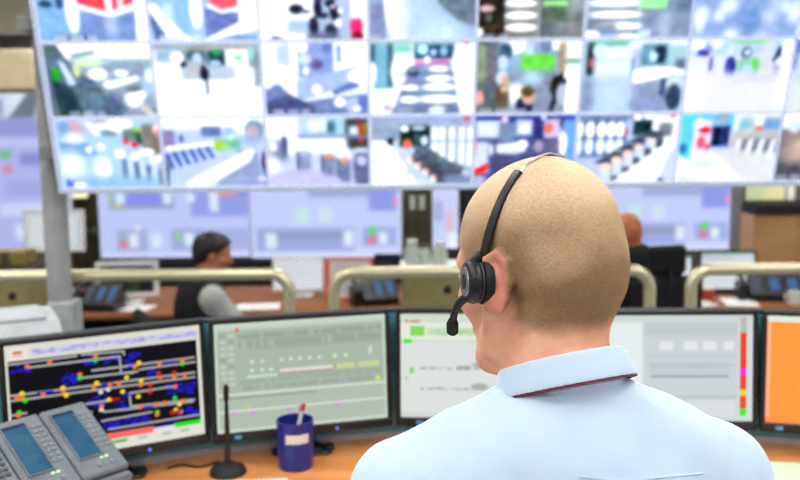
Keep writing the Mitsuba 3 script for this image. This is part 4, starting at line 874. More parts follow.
for nm, px, Y, pic, lab in (((98, 178, 250, 258), None, 7.2, d1.blur(1.0), 'large pale violet wall display with track panels, left of the seated colleague'),
                            ((250, 178, 402, 258), None, 7.2, d2.blur(1.0), 'large pale violet wall display with a green dot, right of the seated colleague'),
                            ((432, 180, 459, 249), None, 7.2, dn.blur(1.0), 'narrow pale violet wall display just left of the head of the front man'),
                            ((584, 178, 735, 251), None, 7.2, d2, 'large pale violet wall display on the right behind the black office chair'),
                            ((-74, 92, 68, 250), None, 6.6, dl.blur(1.0), 'tall pale violet wall display at the left edge behind the grey pole')):
    x0, y0, x1, y1 = nm
    cxx, zb, w, h = pdims(x0, y0, x1, y1, Y)
    k = thing('large_display', lab, 'display', 'large displays on the far wall')
    b = .012
    part(k, 'bezel', merge(box(cxx, Y + .03, zb + b / 2, w, .06, b, .003), box(cxx, Y + .03, zb + h - b / 2, w, .06, b, .003), box(cxx - w / 2 + b / 2, Y + .03, zb + h / 2, b, .06, h - 2 * b, .003), box(cxx + w / 2 - b / 2, Y + .03, zb + h / 2, b, .06, h - 2 * b, .003)), M_SILVER, False)
    part(k, 'housing', box(cxx, Y + .05, zb + h / 2, w - 2 * b, .05, h - 2 * b, .002), M_BLACKM, False)
    screen(k, 'picture', pic, w - 2 * b, h - 2 * b, frame_m([cxx, Y + .015, zb + b]), 1.0)
    part(k, 'wall_mount', box(cxx, (Y + .07 + BACK) / 2, zb + h / 2, min(.3, w * .5), BACK - Y - .07, .2, .003), M_BLACKM, False)


k = thing('display_plinth', 'long black plinth below the two large displays beside the seated colleague', 'plinth')
a, b = at(98, 258, 7.2)[0], at(402, 258, 7.2)[0]
zt = at(250, 261, 7.15)[2]
part(k, 'body', box((a + b) / 2, 7.36, (LOW + zt - .02) / 2, b - a - .02, .40, zt - .02 - LOW, .004), M_BLACKM, False)
part(k, 'top', box((a + b) / 2, 7.35, zt - .012, b - a, .44, .022, .004), M_BLACKM, False)


def tall_cabinet(x0, x1, ytop, Y, label, m, handles, knobs):
    cxx, zt, w, _ = pdims(x0, ytop - 1, x1, ytop, Y)
    k = thing('tall_cabinet', label, 'cabinet')
    part(k, 'body', box(cxx, (Y + BACK) / 2, (LOW + zt) / 2, w, BACK - Y - .014, zt - LOW, .004), m, False)
    for s in (-1, 1):
        part(k, 'door', box(cxx + s * w / 4, Y - .006, (LOW + zt) / 2, w / 2 - .008, .02, zt - LOW - .03, .003), m, False)
    for (hx, hy, hw, hh) in handles:
        a, z, ww, hh2 = pdims(hx - hw / 2, hy - hh / 2, hx + hw / 2, hy + hh / 2, Y - .02)
        part(k, 'handle_plate', box(a, Y - .022, z + hh2 / 2, ww, .014, hh2, .006), M_GLASSW, False, 'pale handle plate')
    for (hx, hy) in knobs:
        q = at(hx, hy, Y - .02)
        part(k, 'knob', xf(lathe([[0, 0], [.026, 0], [.026, .01], [.012, .02], [0, .02]], 18), np.array([[1, 0, 0, q[0]], [0, 0, -1, Y - .014], [0, 1, 0, q[2]], [0, 0, 0, 1.0]])), M_GREYP, 30)


tall_cabinet(69, 97, 170, 7.35, 'dark olive tall cabinet with round knobs between the pole and the first large display', M_OLIVE, [], [(86, 231), (94, 231)])
tall_cabinet(404, 431, 170, 7.35, 'dark olive tall cabinet with two pale handle plates between the large displays', M_OLIVE, [(412.5, 203, 6, 14), (422, 203, 6, 14)], [])
tall_cabinet(461, 500, 170, 7.35, 'dark tall cabinet beside the narrow display, partly behind the head', M_BLACKM, [], [(480, 231)])
k = thing('strip_lamp', 'small pale yellow lit strip lamp on the dark cabinet beside the pole', 'lamp')
q = pdims(67, 192, 88, 198, 7.30)
part(k, 'housing', box(q[0], 7.312, q[1] + q[3] / 2, q[2], .03, q[3] * .8, .004), M_LENSW, False)
part(k, 'tube', box(q[0], 7.290, q[1] + q[3] / 2, q[2] * .96, .014, q[3], .005), M_LENSW, False, emitter=glow((244, 240, 178), 1.0))
# cream wall cupboard and a plain dark box above it at the upper left
k = thing('wall_cupboard', 'cream wall cupboard above the tall display at the upper left', 'cupboard')
q = pdims(-74, 49, 33, 90, 6.5)
part(k, 'body', box(q[0], (6.52 + BACK) / 2, q[1] + q[3] / 2, q[2], BACK - 6.52, q[3], .006), M_CREAM, False)
for s in (-1, 1):
    part(k, 'door', box(q[0] + s * q[2] / 4, 6.508, q[1] + q[3] / 2, q[2] / 2 - .008, .02, q[3] - .02, .004), M_CREAM, False)
k = thing('dark_box', 'plain dark box on top of the cream wall cupboard at the upper left', 'shelf')
q2 = pdims(-74, 33, 31, 49, 6.62)
part(k, 'board', box(q2[0], (6.62 + BACK) / 2, q[1] + q[3] + q2[3] / 2 - .0, q2[2], BACK - 6.62, q2[3], .006), M_BLACKM, False)
part(k, 'top_rim', box(q2[0], (6.62 + BACK) / 2, q[1] + q[3] + q2[3] + .008, q2[2] + .02, BACK - 6.60, .016, .004), M_GREYP, False)
# right background: post, lit window, brown cabinet
k = thing('grey_post', 'narrow grey post at the right edge of the right-hand large display', 'post')
q = pdims(736, 150, 744, 151, 6.70)
part(k, 'shaft', box(q[0], 6.74, (LOW + 1.75) / 2, q[2], .08, 1.75 - LOW, .006), M_GREYP, False)
part(k, 'foot', box(q[0], 6.74, LOW + .01, .16, .16, .02, .003), M_GREYP, False)
q = pdims(745, 150, 799, 206, 7.55)
fr = merge(*[box(q[0] + s * q[2] / 2, 7.575, q[1] + q[3] / 2, .035, .05, q[3] + .035, .004) for s in (-1, 1)], box(q[0], 7.575, q[1], q[2], .05, .035, .004), box(q[0], 7.575, q[1] + q[3], q[2], .05, .035, .004), box(q[0] + q[2] * .30, 7.58, q[1] + q[3] / 2, .02, .03, q[3], .003))
struct('window_1', fr, M_GREYP)
wp = Pic(60, 60, (0, 0, 100, 100), (226, 224, 176)).ell(20, 70, 26, 40, (204, 220, 172), 1.4).ell(84, 60, 14, 50, (250, 250, 246), 1).ell(60, 84, 20, 20, (240, 236, 170), 1.2).blur(1.5)
screen('window_1', 'lit_pane', wp, q[2] - .03, q[3] - .03, frame_m([q[0], 7.588, q[1] + .015]), .95)
v = np.array([[q[0] + a * q[2] * .49, 7.565, q[1] + q[3] / 2 + b * q[3] * .49] for a, b in ((-1, -1), (1, -1), (1, 1), (-1, 1))])
scene['mat_pane'] = {'type': 'thindielectric'}
part('window_1', 'pane', (v, np.array([[0, 1, 2, 3]])), 'mat_pane', False)
k = thing('low_cabinet', 'brown wooden low cabinet with a dark top at the right, behind the right rail', 'cabinet')
q = pdims(753, 214, 890, 255, 6.9)
zt = q[1] + q[3]
part(k, 'body', box(q[0], 7.22, (LOW + zt) / 2, q[2], .62, zt - LOW, .004), M_BROWN, False)
for i in range(3):
    part(k, 'door', box(q[0] + (i - 1) * q[2] / 3, 6.902, (LOW + zt) / 2, q[2] / 3 - .010, .018, zt - LOW - .04, .003), M_BROWN, False)
part(k, 'top_slab', box(q[0] + .006, 7.2, zt + .043, q[2] + .012, .68, .076, .006), M_BLACKM, False, 'thick black top')

# monitors and papers on the console desk
white = Pic(40, 40, (0, 0, 100, 100), (226, 228, 236)).rect(6, 10, 94, 14, (206, 208, 220), 2).rect(6, 30, 60, 33, (200, 204, 218), 2).rect(6, 50, 80, 53, (206, 208, 220), 2).rect(0, 0, 100, 4, (240, 240, 246), 2)
dark = Pic(40, 30, (0, 0, 100, 100), (22, 26, 34)).rect(30, 4, 100, 10, (54, 62, 120), 2).rect(6, 50, 70, 90, (60, 66, 40), 3).rect(8, 60, 60, 80, (30, 40, 30), 2)
pale = Pic(40, 30, (0, 0, 100, 100), (196, 206, 212)).rect(6, 10, 90, 90, (216, 224, 226), 3)
wide = Pic(60, 40, (0, 0, 100, 100), (224, 230, 234)).rect(0, 0, 100, 8, (160, 200, 190), 2).rect(4, 12, 60, 20, (200, 206, 212), 2).rect(10, 40, 90, 46, (206, 212, 220), 2)


def far_monitor(x0, y0, x1, y1, Y, pic, m, label, b=.016, yaw=0, zfoot=D2Z, gain=1.0):
    cxx, zb, w, h = pdims(x0, y0, x1, y1, Y)
    k = thing('console_monitor', label, 'monitor', 'monitors on the console desk')
    mm = frame_m([cxx, Y, zb], yaw, .06)
    part(k, 'bezel', xf(merge(box(0, .018, b / 2, w, .04, b, .004), box(0, .018, h - b / 2, w, .04, b, .004), box(-w / 2 + b / 2, .018, h / 2, b, .04, h - 2 * b, .004), box(w / 2 - b / 2, .018, h / 2, b, .04, h - 2 * b, .004), box(0, .03, h / 2, w - .02, .02, h - .02, .004)), mm), m, False)
    screen(k, 'screen', pic, w - 2 * b, h - 2 * b, mm @ frame_m([0, .006, b]), gain)
    part(k, 'stand', xf(box(0, .06, (zb + h * .4 + zfoot) / 2, .05, .02, zb + h * .4 - zfoot, .004), frame_m([cxx, Y, 0], yaw)), m, False)
    part(k, 'foot', xf(box(0, .04, zfoot + .008, .2, .15, .016, .005), frame_m([cxx, Y, 0], yaw)), m, False)


far_monitor(23, 210, 83, 252, 6.0, pale, M_WHITE, 'small white-framed monitor with a pale screen behind the grey pole', gain=.92)
far_monitor(96, 262, 157, 297, 5.55, dark, M_WHITE, 'white-framed monitor with a dark screen left of the seated colleague', b=.03, yaw=.12)
far_monitor(272, 257, 324, 291, 5.75, white, M_WHITE, 'white monitor with a blank white page right of the seated colleague', gain=.9)
far_monitor(700, 251, 757, 291, 5.75, wide, M_BLACK, 'black-framed monitor with a white page behind the right rail', gain=.9)
far_monitor(636, 255, 694, 290, 5.85, wide, M_BLACK, 'black-framed monitor mostly hidden behind the black office chair', gain=.9)
far_monitor(374, 254, 401, 271, 6.0, dark, M_BLACK, 'small black monitor beside the orange-framed sheet')
k = thing('framed_sheet', 'white sheet in an orange frame standing on the console desk', 'document frame')
cxx, zb, w, h = pdims(325, 258, 373, 303, 5.6)
mm = frame_m([cxx, 5.6, D2Z], 0, .12)
h = zb + h - D2Z
part(k, 'frame', xf(merge(box(-w / 2 + .015, .008, h / 2, .03, .018, h, .004), box(w / 2 - .008, .008, h / 2, .016, .018, h, .004), box(0, .008, .012, w - .03, .018, .024, .004), box(0, .008, h - .008, w - .03, .018, .016, .004)), mm), M_ORANGE, False)
part(k, 'sheet', xf(box(0, .011, h / 2, w - .03, .006, h - .03, .001), mm), M_PAPER, False)
ln = merge(*[box(-.02 * (i % 2), .0072, h - .06 - i * .028, w * .62 - .03 * (i % 3), .0012, .006, .0003) for i in range(7)])
part(k, 'text_lines', xf(ln, mm), M_GREYP, False)
part(k, 'prop', xf(box(0, .075, h * .36, .03, .008, h * .74, .002), frame_m([cxx, 5.6, D2Z], 0, -.12)), M_ORANGE, False)


def far_turret(x0, x1, ybot, Y, n, label, yaw=0.0):
    a, b = at(x0, ybot, Y), at(x1, ybot, Y)
    w = (b[0] - a[0]) / n
    k = thing('console_telephone', label, 'telephone', 'black telephones on the console desk')
    mm = frame_m([(a[0] + b[0]) / 2, Y, D2Z], yaw)
    prof = [(-.01, 0), (-.01, .05), (.14, .16), (.17, .16), (.17, 0)]
    for j in range(n):
        xx = (j - (n - 1) / 2) * w
        body = trimesh.convex.convex_hull(np.array([[xx + s * (w / 2 - .002), y, z] for s in (-1, 1) for y, z in prof]))
        mk = part(k, 'module', xf(body, mm), M_BLACK, False)
        dm = np.eye(4)
        sl = np.array([0, .15, .11]) / math.hypot(.15, .11)
        dm[:3, 0], dm[:3, 2], dm[:3, 1] = [1, 0, 0], sl, np.cross(sl, [1, 0, 0])
        dm[:3, 3] = np.array([xx - w * .1, .025, .0757]) + np.cross([1, 0, 0], sl) * .0015
        screen(mk, 'display', Pic(8, 16, (0, 0, 100, 100), (70, 112, 160) if j % 3 else (84, 92, 104)), w * .5, .115, mm @ dm, .9)
        kk = merge(*[box(xx + w * .32, .02 + i * .02, .073 + i * .0147, w * .16, .012, .01, .002) for i in range(6)])
        part(mk, 'key_strip', xf(kk, mm), M_GREYD, False)
    hs = tube([[-n * w / 2 - .045, .0, .10], [-n * w / 2 - .045, .02, .125], [-n * w / 2 - .045, .13, .165], [-n * w / 2 - .045, .15, .15]], [.02, .015, .015, .02], 12)
    part(k, 'handset', xf(hs, mm), M_BLACK, 40)
    part(k, 'cradle', xf(box(-n * w / 2 - .045, .08, .06, .06, .18, .12, .01), mm), M_BLACK, False)


far_turret(80, 116, 309, 5.30, 3, 'black console telephone with blue displays just right of the grey pole', -.1)
far_turret(364, 400, 303, 5.42, 3, 'black console telephone in front of the orange-framed sheet', .25)
far_turret(752, 804, 303, 5.42, 3, 'black console telephone with blue displays at the right edge of the console desk', -.2)


def beige_cab(x0, x1, ytop, Y, knob, label):
    cxx, zt, w, _ = pdims(x0, ytop - 1, x1, ytop, Y)
    k = thing('beige_cabinet', label, 'cabinet', 'beige cabinets below the rails')
    part(k, 'body', box(cxx, Y + .17, (LOW + zt) / 2, w, .32, zt - LOW, .004), M_BEIGE, False)
    part(k, 'front_panel', box(cxx + .008, Y + .004, (LOW + zt) / 2, w - .03, .02, zt - LOW - .03, .003), M_BEIGE, False)
    part(k, 'top', box(cxx, Y + .165, zt + .008, w + .02, .36, .016, .004), M_WHITE if x0 > 0 else M_BLACKM, False)
    qq = at(knob[0], knob[1], Y)
    part(k, 'lock_hole', xf(lathe([[0, 0], [.024, 0], [.024, .008], [0, .009]], 18), np.array([[1, 0, 0, qq[0]], [0, 0, -1, Y - .004], [0, 1, 0, qq[2]], [0, 0, 0, 1.0]])), M_BLACKM, 30)
    return zt + .016


zc1 = beige_cab(402, 500, 270, 4.85, (447.5, 289.5), 'beige cabinet with a dark lock hole left of the head of the front man')
zc2 = beige_cab(-60, 31, 271, 4.85, (13, 296), 'beige cabinet with a dark lock hole at the left edge beside the pole')
jar = lathe([[0, 0], [.040, 0], [.046, .01], [.046, .075], [.03, .095], [.03, .11], [.027, .11], [.027, .096], [.042, .074], [.042, .012], [0, .010]], 24)
for i, (px, sc, lb) in enumerate(((412, 1.25, 'tall pale glass jar, leftmost on the beige cabinet'), (425, .95, 'squat pale glass jar in the middle on the beige cabinet'), (440, 1.1, 'pale glass jar, rightmost on the beige cabinet near the head'))):
    k = thing('glass_jar', lb, 'jar', 'glass jars on the beige cabinet')
    jm = frame_m([at(px, 262, 4.98)[0], 4.98 + .03 * (i % 2), zc1])
    jj = jar.copy()
    jj.apply_scale([1.0, 1.0, sc])
    part(k, 'glass', xf(jj, jm), M_GLASSW, 40)
    part(k, 'lid', xf(lathe([[0, .11], [.034, .11], [.034, .126], [0, .128]], 24) if sc == 1 else lathe([[0, .11 * sc], [.034, .11 * sc], [.034, .11 * sc + .016], [0, .11 * sc + .018]], 24), jm), M_WHITE if i != 1 else M_OLIVE, 40)
k = thing('cardboard_box', 'yellow-brown box standing on the beige cabinet at the left edge', 'box')
part(k, 'box_body', pbox(-14, 253, 24, 267, 4.95, .18).apply_translation([0, 0, zc2 - pbox(-14, 253, 24, 267, 4.95, .18).bounds[0][2]]), mat('box_board', tex=mottle((150, 132, 70), (128, 110, 56), 12), rough=.7), False)
bb = pbox(-14, 253, 24, 267, 4.95, .18).bounds
part(k, 'tape', box((bb[0][0] + bb[1][0]) / 2, 4.946, zc2 + (bb[1][2] - bb[0][2]) / 2, .05, .004, (bb[1][2] - bb[0][2]) * .96, .001), M_OLIVE, False)
k = thing('white_mug', 'white mug on the console desk at the far right beside the telephone', 'mug')
q = at(795, 305, 5.32)
part(k, 'cup', lathe([[0, 0], [.036, 0], [.042, .01], [.042, .09], [.038, .09], [.037, .012], [0, .010]], 28, (q[0], 5.32, D2Z)), M_WHITE, 40)
part(k, 'handle', tube([[q[0] - .040 - .028 * math.sin(t), 5.32, D2Z + .047 - .028 * math.cos(t)] for t in np.linspace(0, math.pi, 12)], .006, 8), M_WHITE, 40)
for px, py, sx, sy, an, mt, lb in ((688, 302, .21, .29, .3, M_PAPER, 'white paper sheet on the console desk below the right monitor'), (734, 305, .21, .29, -.2, M_PAPER, 'white paper sheet beside the right console telephone'), (260, 300, .29, .21, .1, M_PAPER, 'white paper sheet in front of the white monitor'), (135, 303, .29, .21, -.1, M_PAPER, 'white paper sheet in front of the dark-screened monitor')):
    k = thing('loose_sheet', lb, 'paper', 'sheets on the console desk')
    q = at(px, py, 5.5)
    part(k, 'sheet', xf(box(0, 0, .0015, sx, sy, .003, .0005), frame_m([q[0], 5.42, D2Z], an)), mt, False)
k = thing('red_box', 'small red box on the console desk below the right monitor', 'box')
q = at(706, 296, 5.6)
part(k, 'body', box(q[0], 5.6, D2Z + .03, .09, .06, .06, .004), M_RED, False)
part(k, 'lid', box(q[0], 5.6, D2Z + .066, .096, .066, .012, .004), M_LABEL, False)

# ---------------------------------------------------------------- people: one smooth surface each, from distance fields


def axis_lines(lo, hi, coarse, fine):
    """grid lines from lo to hi at the coarse step, finer inside the given (a, b, step) spans"""
    out, x = [lo], lo
    while x < hi:
        st = coarse
        for a, b, f in fine:
            if a <= x < b:
                st = min(st, f)
        x += st
        out.append(x)
    return np.array(out)


class Field:
    def __init__(s, xs, ys, zs):
        s.g = (xs, ys, zs)
        s.d = np.full((len(xs), len(ys), len(zs)), .06, np.float32)

    def sub(s, lo, hi, pad):
        sl = tuple(slice(max(0, np.searchsorted(g, l - pad) - 1), np.searchsorted(g, h + pad) + 1) for g, l, h in zip(s.g, lo, hi))
        P = np.stack(np.meshgrid(*[g[k] for g, k in zip(s.g, sl)], indexing='ij'), -1)
        return sl, P

    def join(s, fn, lo, hi, k=.012, cut=False):
        sl, P = s.sub(np.asarray(lo), np.asarray(hi), .05 + k)
        if 0 in P.shape:
            return s
        n, o = fn(P), s.d[sl]
        if cut:
            h = np.clip(.5 - .5 * (o + n) / k, 0, 1)
            s.d[sl] = o * (1 - h) - n * h + k * h * (1 - h)
        else:
            h = np.clip(.5 + .5 * (n - o) / k, 0, 1)
            s.d[sl] = o * h + n * (1 - h) * 1.0 if False else n * h * 0 + (o + (n - o) * (1 - h)) - k * h * (1 - h)
        return s

    def caps(s, pts, rs, k=.012, cut=False):
        pts = np.asarray(pts, float)
        rs = np.broadcast_to(np.asarray(rs, float), (len(pts),))
        for a, b, ra, rb in zip(pts[:-1], pts[1:], rs[:-1], rs[1:]):
            def fn(P, a=a, b=b, ra=ra, rb=rb):
                ab = b - a
                t = np.clip(((P - a) @ ab) / max(ab @ ab, 1e-9), 0, 1)
                return np.linalg.norm(P - a - t[..., None] * ab, axis=-1) - (ra + (rb - ra) * t)
            m = max(ra, rb)
            s.join(fn, np.minimum(a, b) - m, np.maximum(a, b) + m, k, cut)
        return s

    def ell(s, c, r, R=np.eye(3), k=.012, cut=False):
        c, r = np.asarray(c, float), np.asarray(r, float)

        def fn(P):
            q = (P - c) @ R
            k0 = np.linalg.norm(q / r, axis=-1)
            k1 = np.linalg.norm(q / (r * r), axis=-1)
            return k0 * (k0 - 1) / np.maximum(k1, 1e-6)
        m = r.max()
        return s.join(fn, c - m, c + m, k, cut)

    def mesh(s, smooth=4):
        xs, ys, zs = s.g
        ins = s.d < 0
        cell = np.zeros(tuple(n - 1 for n in ins.shape), np.int8)
        for i, j, l in np.ndindex(2, 2, 2):
            cell += ins[i:ins.shape[0] - 1 + i, j:ins.shape[1] - 1 + j, l:ins.shape[2] - 1 + l]
        act = (cell > 0) & (cell < 8)
        I = np.argwhere(act)
        num = -np.ones(act.shape, np.int64)
        num[tuple(I.T)] = np.arange(len(I))
        acc, cnt = np.zeros((len(I), 3)), np.zeros(len(I))
        corners = list(np.ndindex(2, 2, 2))
        for c in corners:
            for ax in range(3):
                if c[ax] == 0:
                    e = list(c)
                    e[ax] = 1
                    A, B = I + np.array(c), I + np.array(e)
                    da, db = s.d[tuple(A.T)], s.d[tuple(B.T)]
                    on = (da < 0) != (db < 0)
                    t = np.where(on, da / np.where(on, da - db, 1), 0)
                    pa = np.stack([g[A[:, q]] for q, g in enumerate(s.g)], 1)
                    pb = np.stack([g[B[:, q]] for q, g in enumerate(s.g)], 1)
                    acc += (pa + (pb - pa) * t[:, None]) * on[:, None]
                    cnt += on
        v = acc / np.maximum(cnt, 1)[:, None]
        faces = []
        for ax in range(3):
            u, w = (ax + 1) % 3, (ax + 2) % 3
            a = np.take(ins, range(0, ins.shape[ax] - 1), ax)
            b = np.take(ins, range(1, ins.shape[ax]), ax)
            E = np.argwhere(a != b)
            E = E[(E[:, u] > 0) & (E[:, w] > 0) & (E[:, u] < ins.shape[u] - 1) & (E[:, w] < ins.shape[w] - 1)]
            flip = a[tuple(E.T)]
            q = []
            for du, dw in ((-1, -1), (0, -1), (0, 0), (-1, 0)):
                C = E.copy()
                C[:, u] += du
                C[:, w] += dw
                q.append(num[tuple(C.T)])
            q = np.stack(q, 1)
            q[~flip] = q[~flip][:, ::-1]
            faces.append(q)
        q = np.vstack(faces)
        q = q[(q >= 0).all(1)]
        m = trimesh.Trimesh(v, np.vstack([q[:, [0, 1, 2]], q[:, [0, 2, 3]]]), process=False)
        if smooth:
            from scipy.sparse import coo_matrix, diags
            e = m.edges_unique
            A = coo_matrix((np.ones(2 * len(e)), (np.r_[e[:, 0], e[:, 1]], np.r_[e[:, 1], e[:, 0]])), shape=(len(v), len(v))).tocsr()
            A = diags(1 / np.maximum(np.asarray(A.sum(1)).ravel(), 1)) @ A
            x = m.vertices.copy()
            for i in range(smooth):
                x = x + .50 * (A @ x - x)
                x = x - .52 * (A @ x - x)
            m.vertices = x
        return m


def rot(yaw, pitch=0.0, roll=0.0):
    cy, sy, cp, sp, cr, sr = math.cos(yaw), math.sin(yaw), math.cos(pitch), math.sin(pitch), math.cos(roll), math.sin(roll)
    return np.array([[cy, -sy, 0], [sy, cy, 0], [0, 0, 1]]) @ np.array([[1, 0, 0], [0, cp, sp], [0, -sp, cp]]) @ np.array([[cr, 0, sr], [0, 1, 0], [-sr, 0, cr]])


def head_field(f, o, R, ears=True):
    """o between the ears, R columns right, forward, up"""
    L = lambda *p: o + R @ np.array(p, float)
    f.ell(L(0, -.012, .052), (.0735, .0915, .087), R, .004)
    f.ell(L(0, .030, .042), (.066, .064, .072), R, .03)
    f.ell(L(0, -.058, .006), (.060, .048, .056), R, .03)
    f.ell(L(0, .042, -.034), (.055, .045, .072), R, .03)
    for s in (-1, 1):
        f.caps([L(s * .058, .006, -.030), L(s * .052, .014, -.070), L(s * .022, .062, -.094)], [.015, .014, .014], .022)
        f.caps([L(s * .052, .052, -.018), L(s * .034, .074, -.024)], [.017, .017], .022)
    f.caps([L(-.012, .074, -.097), L(.012, .074, -.097)], .014, .02)
    f.caps([L(-.036, .082, .020), L(.036, .082, .020)], .011, .018)
    for s in (-1, 1):
        f.ell(L(s * .032, .100, .002), (.016, .016, .011), R, .012, True)
        f.ell(L(s * .032, .083, .002), (.0128, .0128, .0128), R, .004)
    f.caps([L(0, .090, .010), L(0, .108, -.026)], [.0075, .0115], .012)
    for s in (-1, 1):
        f.ell(L(s * .012, .100, -.031), (.008, .009, .007), R, .008)
    f.caps([L(-.019, .090, -.060), L(0, .096, -.058), L(.019, .090, -.060)], [.005, .0075, .005], .007)
    f.caps([L(-.017, .089, -.069), L(0, .094, -.070), L(.017, .089, -.069)], [.005, .0075, .005], .007)
    if ears:
        for s in (-1, 1):
            a = .40
            Re = R @ np.array([[math.cos(a), s * math.sin(a), 0], [-s * math.sin(a), math.cos(a), 0], [0, 0, 1]])   # plane of the ear turned outwards at the back
            c = L(s * .0785, -.010, .003)
            E = lambda u, w, t=0: c + Re @ np.array([s * t, u, w])
            f.ell(E(0, -.002), (.0055, .017, .028), Re, .008)
            f.caps([E(.010, .012), E(.006, .028), E(-.006, .033), E(-.017, .024), E(-.019, .006), E(-.014, -.014), E(-.006, -.026)], [.004, .0045, .0048, .005, .005, .0045, .006], .004)
            f.ell(E(.004, -.002, .008), (.007, .010, .014), Re, .005, True)
            f.caps([L(s * .066, -.004, .012), E(.004, .006)], [.012, .007], .010)
            f.caps([L(s * .066, -.004, -.012), E(.002, -.012)], [.012, .007], .010)


class Person:
    """a seated figure in its own frame (x right, y forward, z up from the floor under the hips), placed by o and yaw"""

    def __init__(s, o, yaw, head, hyaw, hpitch, hands, scale=1.0, shoulder=.178, lift=0.0, grip=0.0):
        s.o, s.B = np.asarray(o, float), rot(yaw)
        s.S = scale
        W = s.W
        s.head, s.HR = np.asarray(head, float), rot(hyaw, hpitch)
        s.neckb = W(0, .118, 1.165 + lift)
        s.pel, s.belly, s.chest, s.uch = W(0, 0, .56), W(0, .03, .74), W(0, .065, .95), W(0, .10, 1.09 + lift)
        s.sh = [W(q * shoulder, .105, 1.078 + lift) for q in (-1, 1)]
        s.hip = [W(q * .09, .02, .54) for q in (-1, 1)]
        s.knee = [W(q * .125, .45, .53) for q in (-1, 1)]
        s.ank = [W(q * .13, .42, .10) for q in (-1, 1)]
        s.toe = [W(q * .14, .57, .035) for q in (-1, 1)]
        s.wr, s.el = [], []
        for i, q in enumerate((-1, 1)):
            w = np.asarray(hands[i], float)
            a, L1, L2 = s.sh[i], .29, .26
            d = w - a
            D = min(np.linalg.norm(d), L1 + L2 - .005)
            w = a + d / np.linalg.norm(d) * D
            t = (L1 ** 2 - L2 ** 2 + D ** 2) / (2 * D)
            hgt = math.sqrt(max(L1 ** 2 - t ** 2, 0))
            u = (w - a) / D
            pole = s.B @ np.array([q * .8, -.2, -.5])
            pole -= u * (pole @ u)
            pole /= np.linalg.norm(pole)
            s.el.append(a + u * t + pole * hgt)
            s.wr.append(w)

    def W(s, *p):
        return s.o + s.B @ np.array(p, float)

    def grid(s, fine, coarse, hfine):
        P = np.array([s.head + s.HR @ np.array(c, float) for c in ((-.11, -.13, -.16), (.11, .13, .15), (-.11, .13, .15), (.11, -.13, -.16))] + s.wr + s.el + s.sh + s.hip + s.knee + s.toe + [s.pel])
        lo, hi = P.min(0) - .20, P.max(0) + .20
        lo[2] = min(lo[2], s.o[2] - .02)
        fi = []
        for k in range(3):
            sp = [(s.head[k] - (.14 if k < 2 else .17), s.head[k] + .14, fine)]
            for w in s.wr:
                sp.append((w[k] - (.17 if k < 2 else .07), w[k] + (.17 if k < 2 else .06), hfine))
            fi.append(sp)
        return Field(*[axis_lines(lo[k], hi[k], coarse, fi[k]) for k in range(3)])

    def torso(s, f, r=0.0, neck=True, k=.05):
        B = s.B
        f.ell((s.pel + s.W(0, .0, .60)) / 2, (.172 + r, .115 + r, .13 + r), B, k)
        f.ell(s.belly, (.158 + r, .115 + r, .15 + r), B, k)
        f.ell(s.chest, (.168 + r, .112 + r, .17 + r), B, k)
        f.ell(s.uch, (.172 + r, .092 + r, .10 + r), B, k)
        f.caps([s.W(0, .07, 1.10), s.neckb + B @ np.array([0, -.030, -.004])], [.05 + r, .044 + r], .04)
        for i in (0, 1):
            q = -1 if i == 0 else 1
            f.caps([s.neckb + B @ np.array([q * .03, -.028, -.012]), s.sh[i] + B @ np.array([-q * .065, -.012, .030]), s.sh[i]], [.046 + r, .044 + r, .056 + r], .035)

    def arms(s, f, r=0.0, to=1.0):
        for i in (0, 1):
            e = s.el[i] + (s.wr[i] - s.el[i]) * to
            f.caps([s.sh[i], (s.sh[i] + s.el[i]) / 2, s.el[i], e], [.055 + r, .049 + r, .041 + r, .041 + (.027 - .041) * to + r], .02)

    def legs(s, f, r=0.0):
        for i in (0, 1):
            f.caps([s.hip[i], s.knee[i], s.ank[i]], [.085 + r, .058 + r, .042 + r], .03)

    def hands(s, f):
        for i in (0, 1):
            q = -1 if i == 0 else 1
            fw = s.B @ np.array([-q * .15, 1, 0])
            fw /= np.linalg.norm(fw)
            rt = np.cross(fw, [0, 0, 1])
            dn = np.array([0, 0, -1.0])
            p = s.wr[i]
            H = lambda a, b, c=0: p + rt * a + fw * b + dn * c
            f.caps([H(-.026, .03, .0), H(-.030, .088, .0)], [.014, .0125], .014)
            f.caps([H(0, .0), H(0, .04), H(-.008, .09, -.004)], [.023, .019, .0135], .014)
            f.caps([H(.022, .03), H(.024, .084, .0)], [.014, .012], .014)
            for x, L, sp in ((-.031, .062, -.10), (-.010, .074, -.03), (.011, .070, .04), (.031, .054, .12)):
                f.caps([H(x, .084, -.002), H(x + sp * L * .45, .084 + L * .45, -.004), H(x + sp * L * .8, .084 + L * .78, .008), H(x + sp * L, .084 + L * .92, .021)], [.0105, .0092, .0085, .0076], .003)
            f.caps([H(q * -.022, .015, .004), H(q * -.048, .048, .008), H(q * -.054, .082, .014)], [.014, .0105, .0085], .006)

    def feet(s, f, r=0.0):
        for i in (0, 1):
            f.caps([s.ank[i] + s.B @ np.array([0, -.02, -.05]), s.toe[i]], [.042 + r, .030 + r], .02)
            f.caps([s.ank[i], s.ank[i] + np.array([0, 0, -.05])], [.040 + r, .042 + r], .02)
        f.d[:, :, f.g[2] < s.o[2]] = .05

